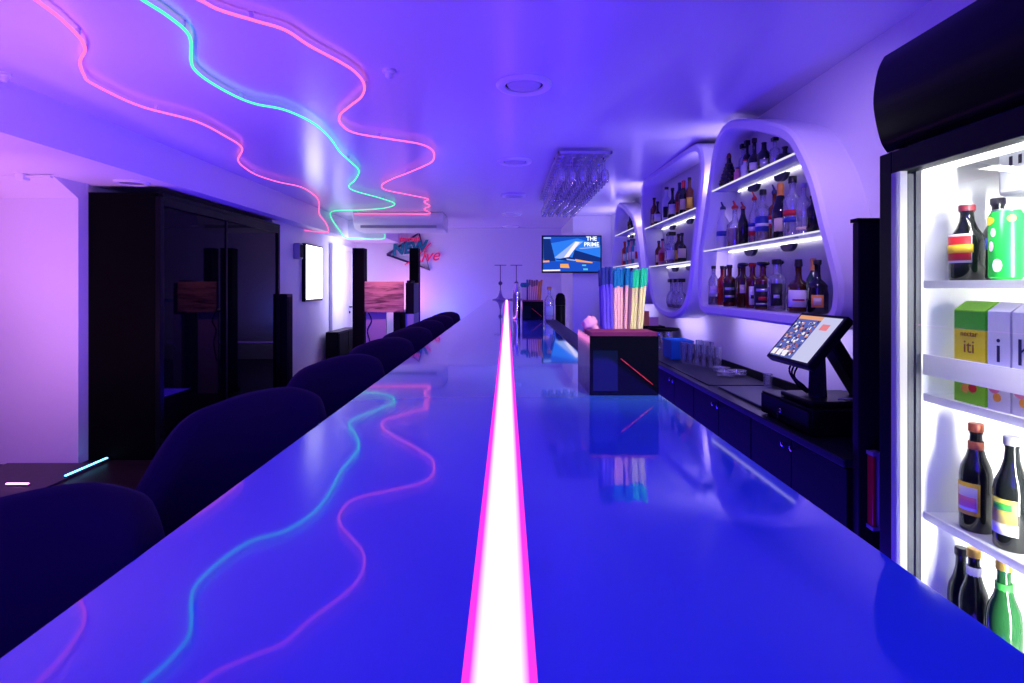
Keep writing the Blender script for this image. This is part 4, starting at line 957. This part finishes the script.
# ------------------------------------------------------------------ lights
def area(name,loc,target,sx,sy,power,col,spread=180):
    l=bpy.data.lights.new(name,'AREA'); l.shape='RECTANGLE'; l.size=sx; l.size_y=sy; l.energy=power; l.color=col; l.spread=math.radians(spread)
    o=bpy.data.objects.new(name,l); COL.objects.link(o); o.location=loc
    d=Vector(target)-Vector(loc); o.rotation_euler=d.to_track_quat('-Z','Y').to_euler(); return o
def point(name,loc,power,col,rad=.05):
    l=bpy.data.lights.new(name,'POINT'); l.energy=power; l.color=col; l.shadow_soft_size=rad
    o=bpy.data.objects.new(name,l); COL.objects.link(o); o.location=loc; return o
BLUE=(.05,.014,1.); VIO=(.20,.045,1.); PNK=(1.,.34,.92)
area('unseen_blue_fill',(-.4,-1.9,1.9),(-.2,6,1.2),3.6,.9,72,BLUE)  # added blue fill behind the camera, not a fixture of the room
area('unseen_aisle_fill',(.80,4.4,.25),(.80,4.4,3),.28,7.2,60,BLUE)  # added fill low in the aisle, brightens the ceiling from out of sight
area('unseen_lounge_fill',(-1.5,3.3,.25),(-1.5,3.3,3),1.0,5.2,100,BLUE)  # added blue fill kept out of sight behind the stools
area('unseen_pier_pink_fill',(-2.95,3.05,.9),(-3.55,4.2,1.35),.3,.3,5.5,(1.,.42,.88),140)  # unseen pink fill added to light the left pier
area('unseen_soffit_pink_fill',(-3.8,2.6,.4),(-3.8,2.9,3),.8,.8,14,PNK,120)  # added outside the frame to turn the soffit underside pink
area('unseen_ceiling_pink_fill',(-2.1,1.7,.5),(-1.9,2.5,3),.5,.5,9,PNK,110)  # unseen fill added to tint the left of the ceiling
area('unseen_far_fill',(-.8,9.3,.4),(-.8,9.5,3),2.2,.5,15,VIO)  # added violet fill near the far wall, out of view
for y0,y1,p in ((3.80,4.08,4.),(5.66,5.94,4.),(7.5,7.9,3.)):
    area('niche_gap_uplight',(1.50,(y0+y1)/2,2.0),(1.25,(y0+y1)/2,2.5),y1-y0,.06,p,(.60,.48,1.))
    area('niche_gap_glow',(1.47,(y0+y1)/2,1.75),(1.565,(y0+y1)/2,1.75),y1-y0,1.1,2.,(.55,.45,1.))
for y0,y1,z,p in ((2.5,3.8,1.12,2.2),(4.4,5.1,1.05,1.5),(5.9,7.2,1.12,2.)):
    area('niche_underlight',(1.42,(y0+y1)/2,z),(1.52,(y0+y1)/2,z-.12),y1-y0,.03,p,(.5,.40,1.))
area('corridor_lamp',(-2.15,9.0,1.5),(-2.75,9.05,1.35),.5,1.2,16,(.62,.62,1.),165)
area('added_booth_pink_fill',(-1.5,6.2,2.3),(-1.5,6.95,1.2),.1,.1,2.6,(1.,.30,.42),60)  # added fill that pinkens the booth panel, no spotlight hangs there
area('sign_pink_uplight',(-1.85,9.75,.95),(-1.85,10.2,1.55),.2,.1,4.5,(1.,.22,.4))
area('sign_blue_uplight',(-1.2,9.7,.8),(-1.2,10.2,1.2),.3,.1,6,(.05,.12,1.))
area('added_niche_fill',(.92,1.72,2.33),(1.42,2.7,1.6),.12,.12,1.8,(.68,.46,1.),80)  # lavender fill added for the near niche's side, no fixture above the till
area('added_straw_fill',(.55,.1,2.33),(.24,1.12,1.28),.10,.10,.55,(1.,.9,.75),24)  # whitish fill added to bring out the straw colours, no fixture there
area('fridge_lamp',(1.11,1.25,1.60),(1.25,1.27,.5),.05,.4,3.5,(1.,.98,.93))
area('fridge_front_lamp',(1.155,1.02,.95),(1.30,1.45,.95),.03,1.3,15,(1.,.98,.92),110)

w=bpy.data.worlds.new('room_ambient'); SC.world=w; w.use_nodes=True
w.node_tree.nodes['Background'].inputs[0].default_value=(.12,.06,.5,1); w.node_tree.nodes['Background'].inputs[1].default_value=.15

# ------------------------------------------------------------------ camera
cam=bpy.data.cameras.new('camera'); co=bpy.data.objects.new('camera',cam); COL.objects.link(co)
co.location=(0,0,ZC); co.rotation_euler=(PI/2,0,0)
cam.sensor_width=36; cam.lens=F/1024*36; cam.clip_start=.02; cam.clip_end=60
cam.shift_x=(512-VX)/1024; cam.shift_y=(VY-341.5)/1024
SC.camera=co
SC.view_settings.view_transform='Standard'; SC.view_settings.look='None'; SC.view_settings.gamma=1; SC.view_settings.exposure=0
SC.view_settings.use_curve_mapping=False
c=SC.cycles
c.use_denoising=True; c.max_bounces=8; c.diffuse_bounces=4; c.glossy_bounces=4; c.transmission_bounces=6; c.transparent_max_bounces=24
c.caustics_reflective=False; c.caustics_refractive=False; c.sample_clamp_indirect=6.
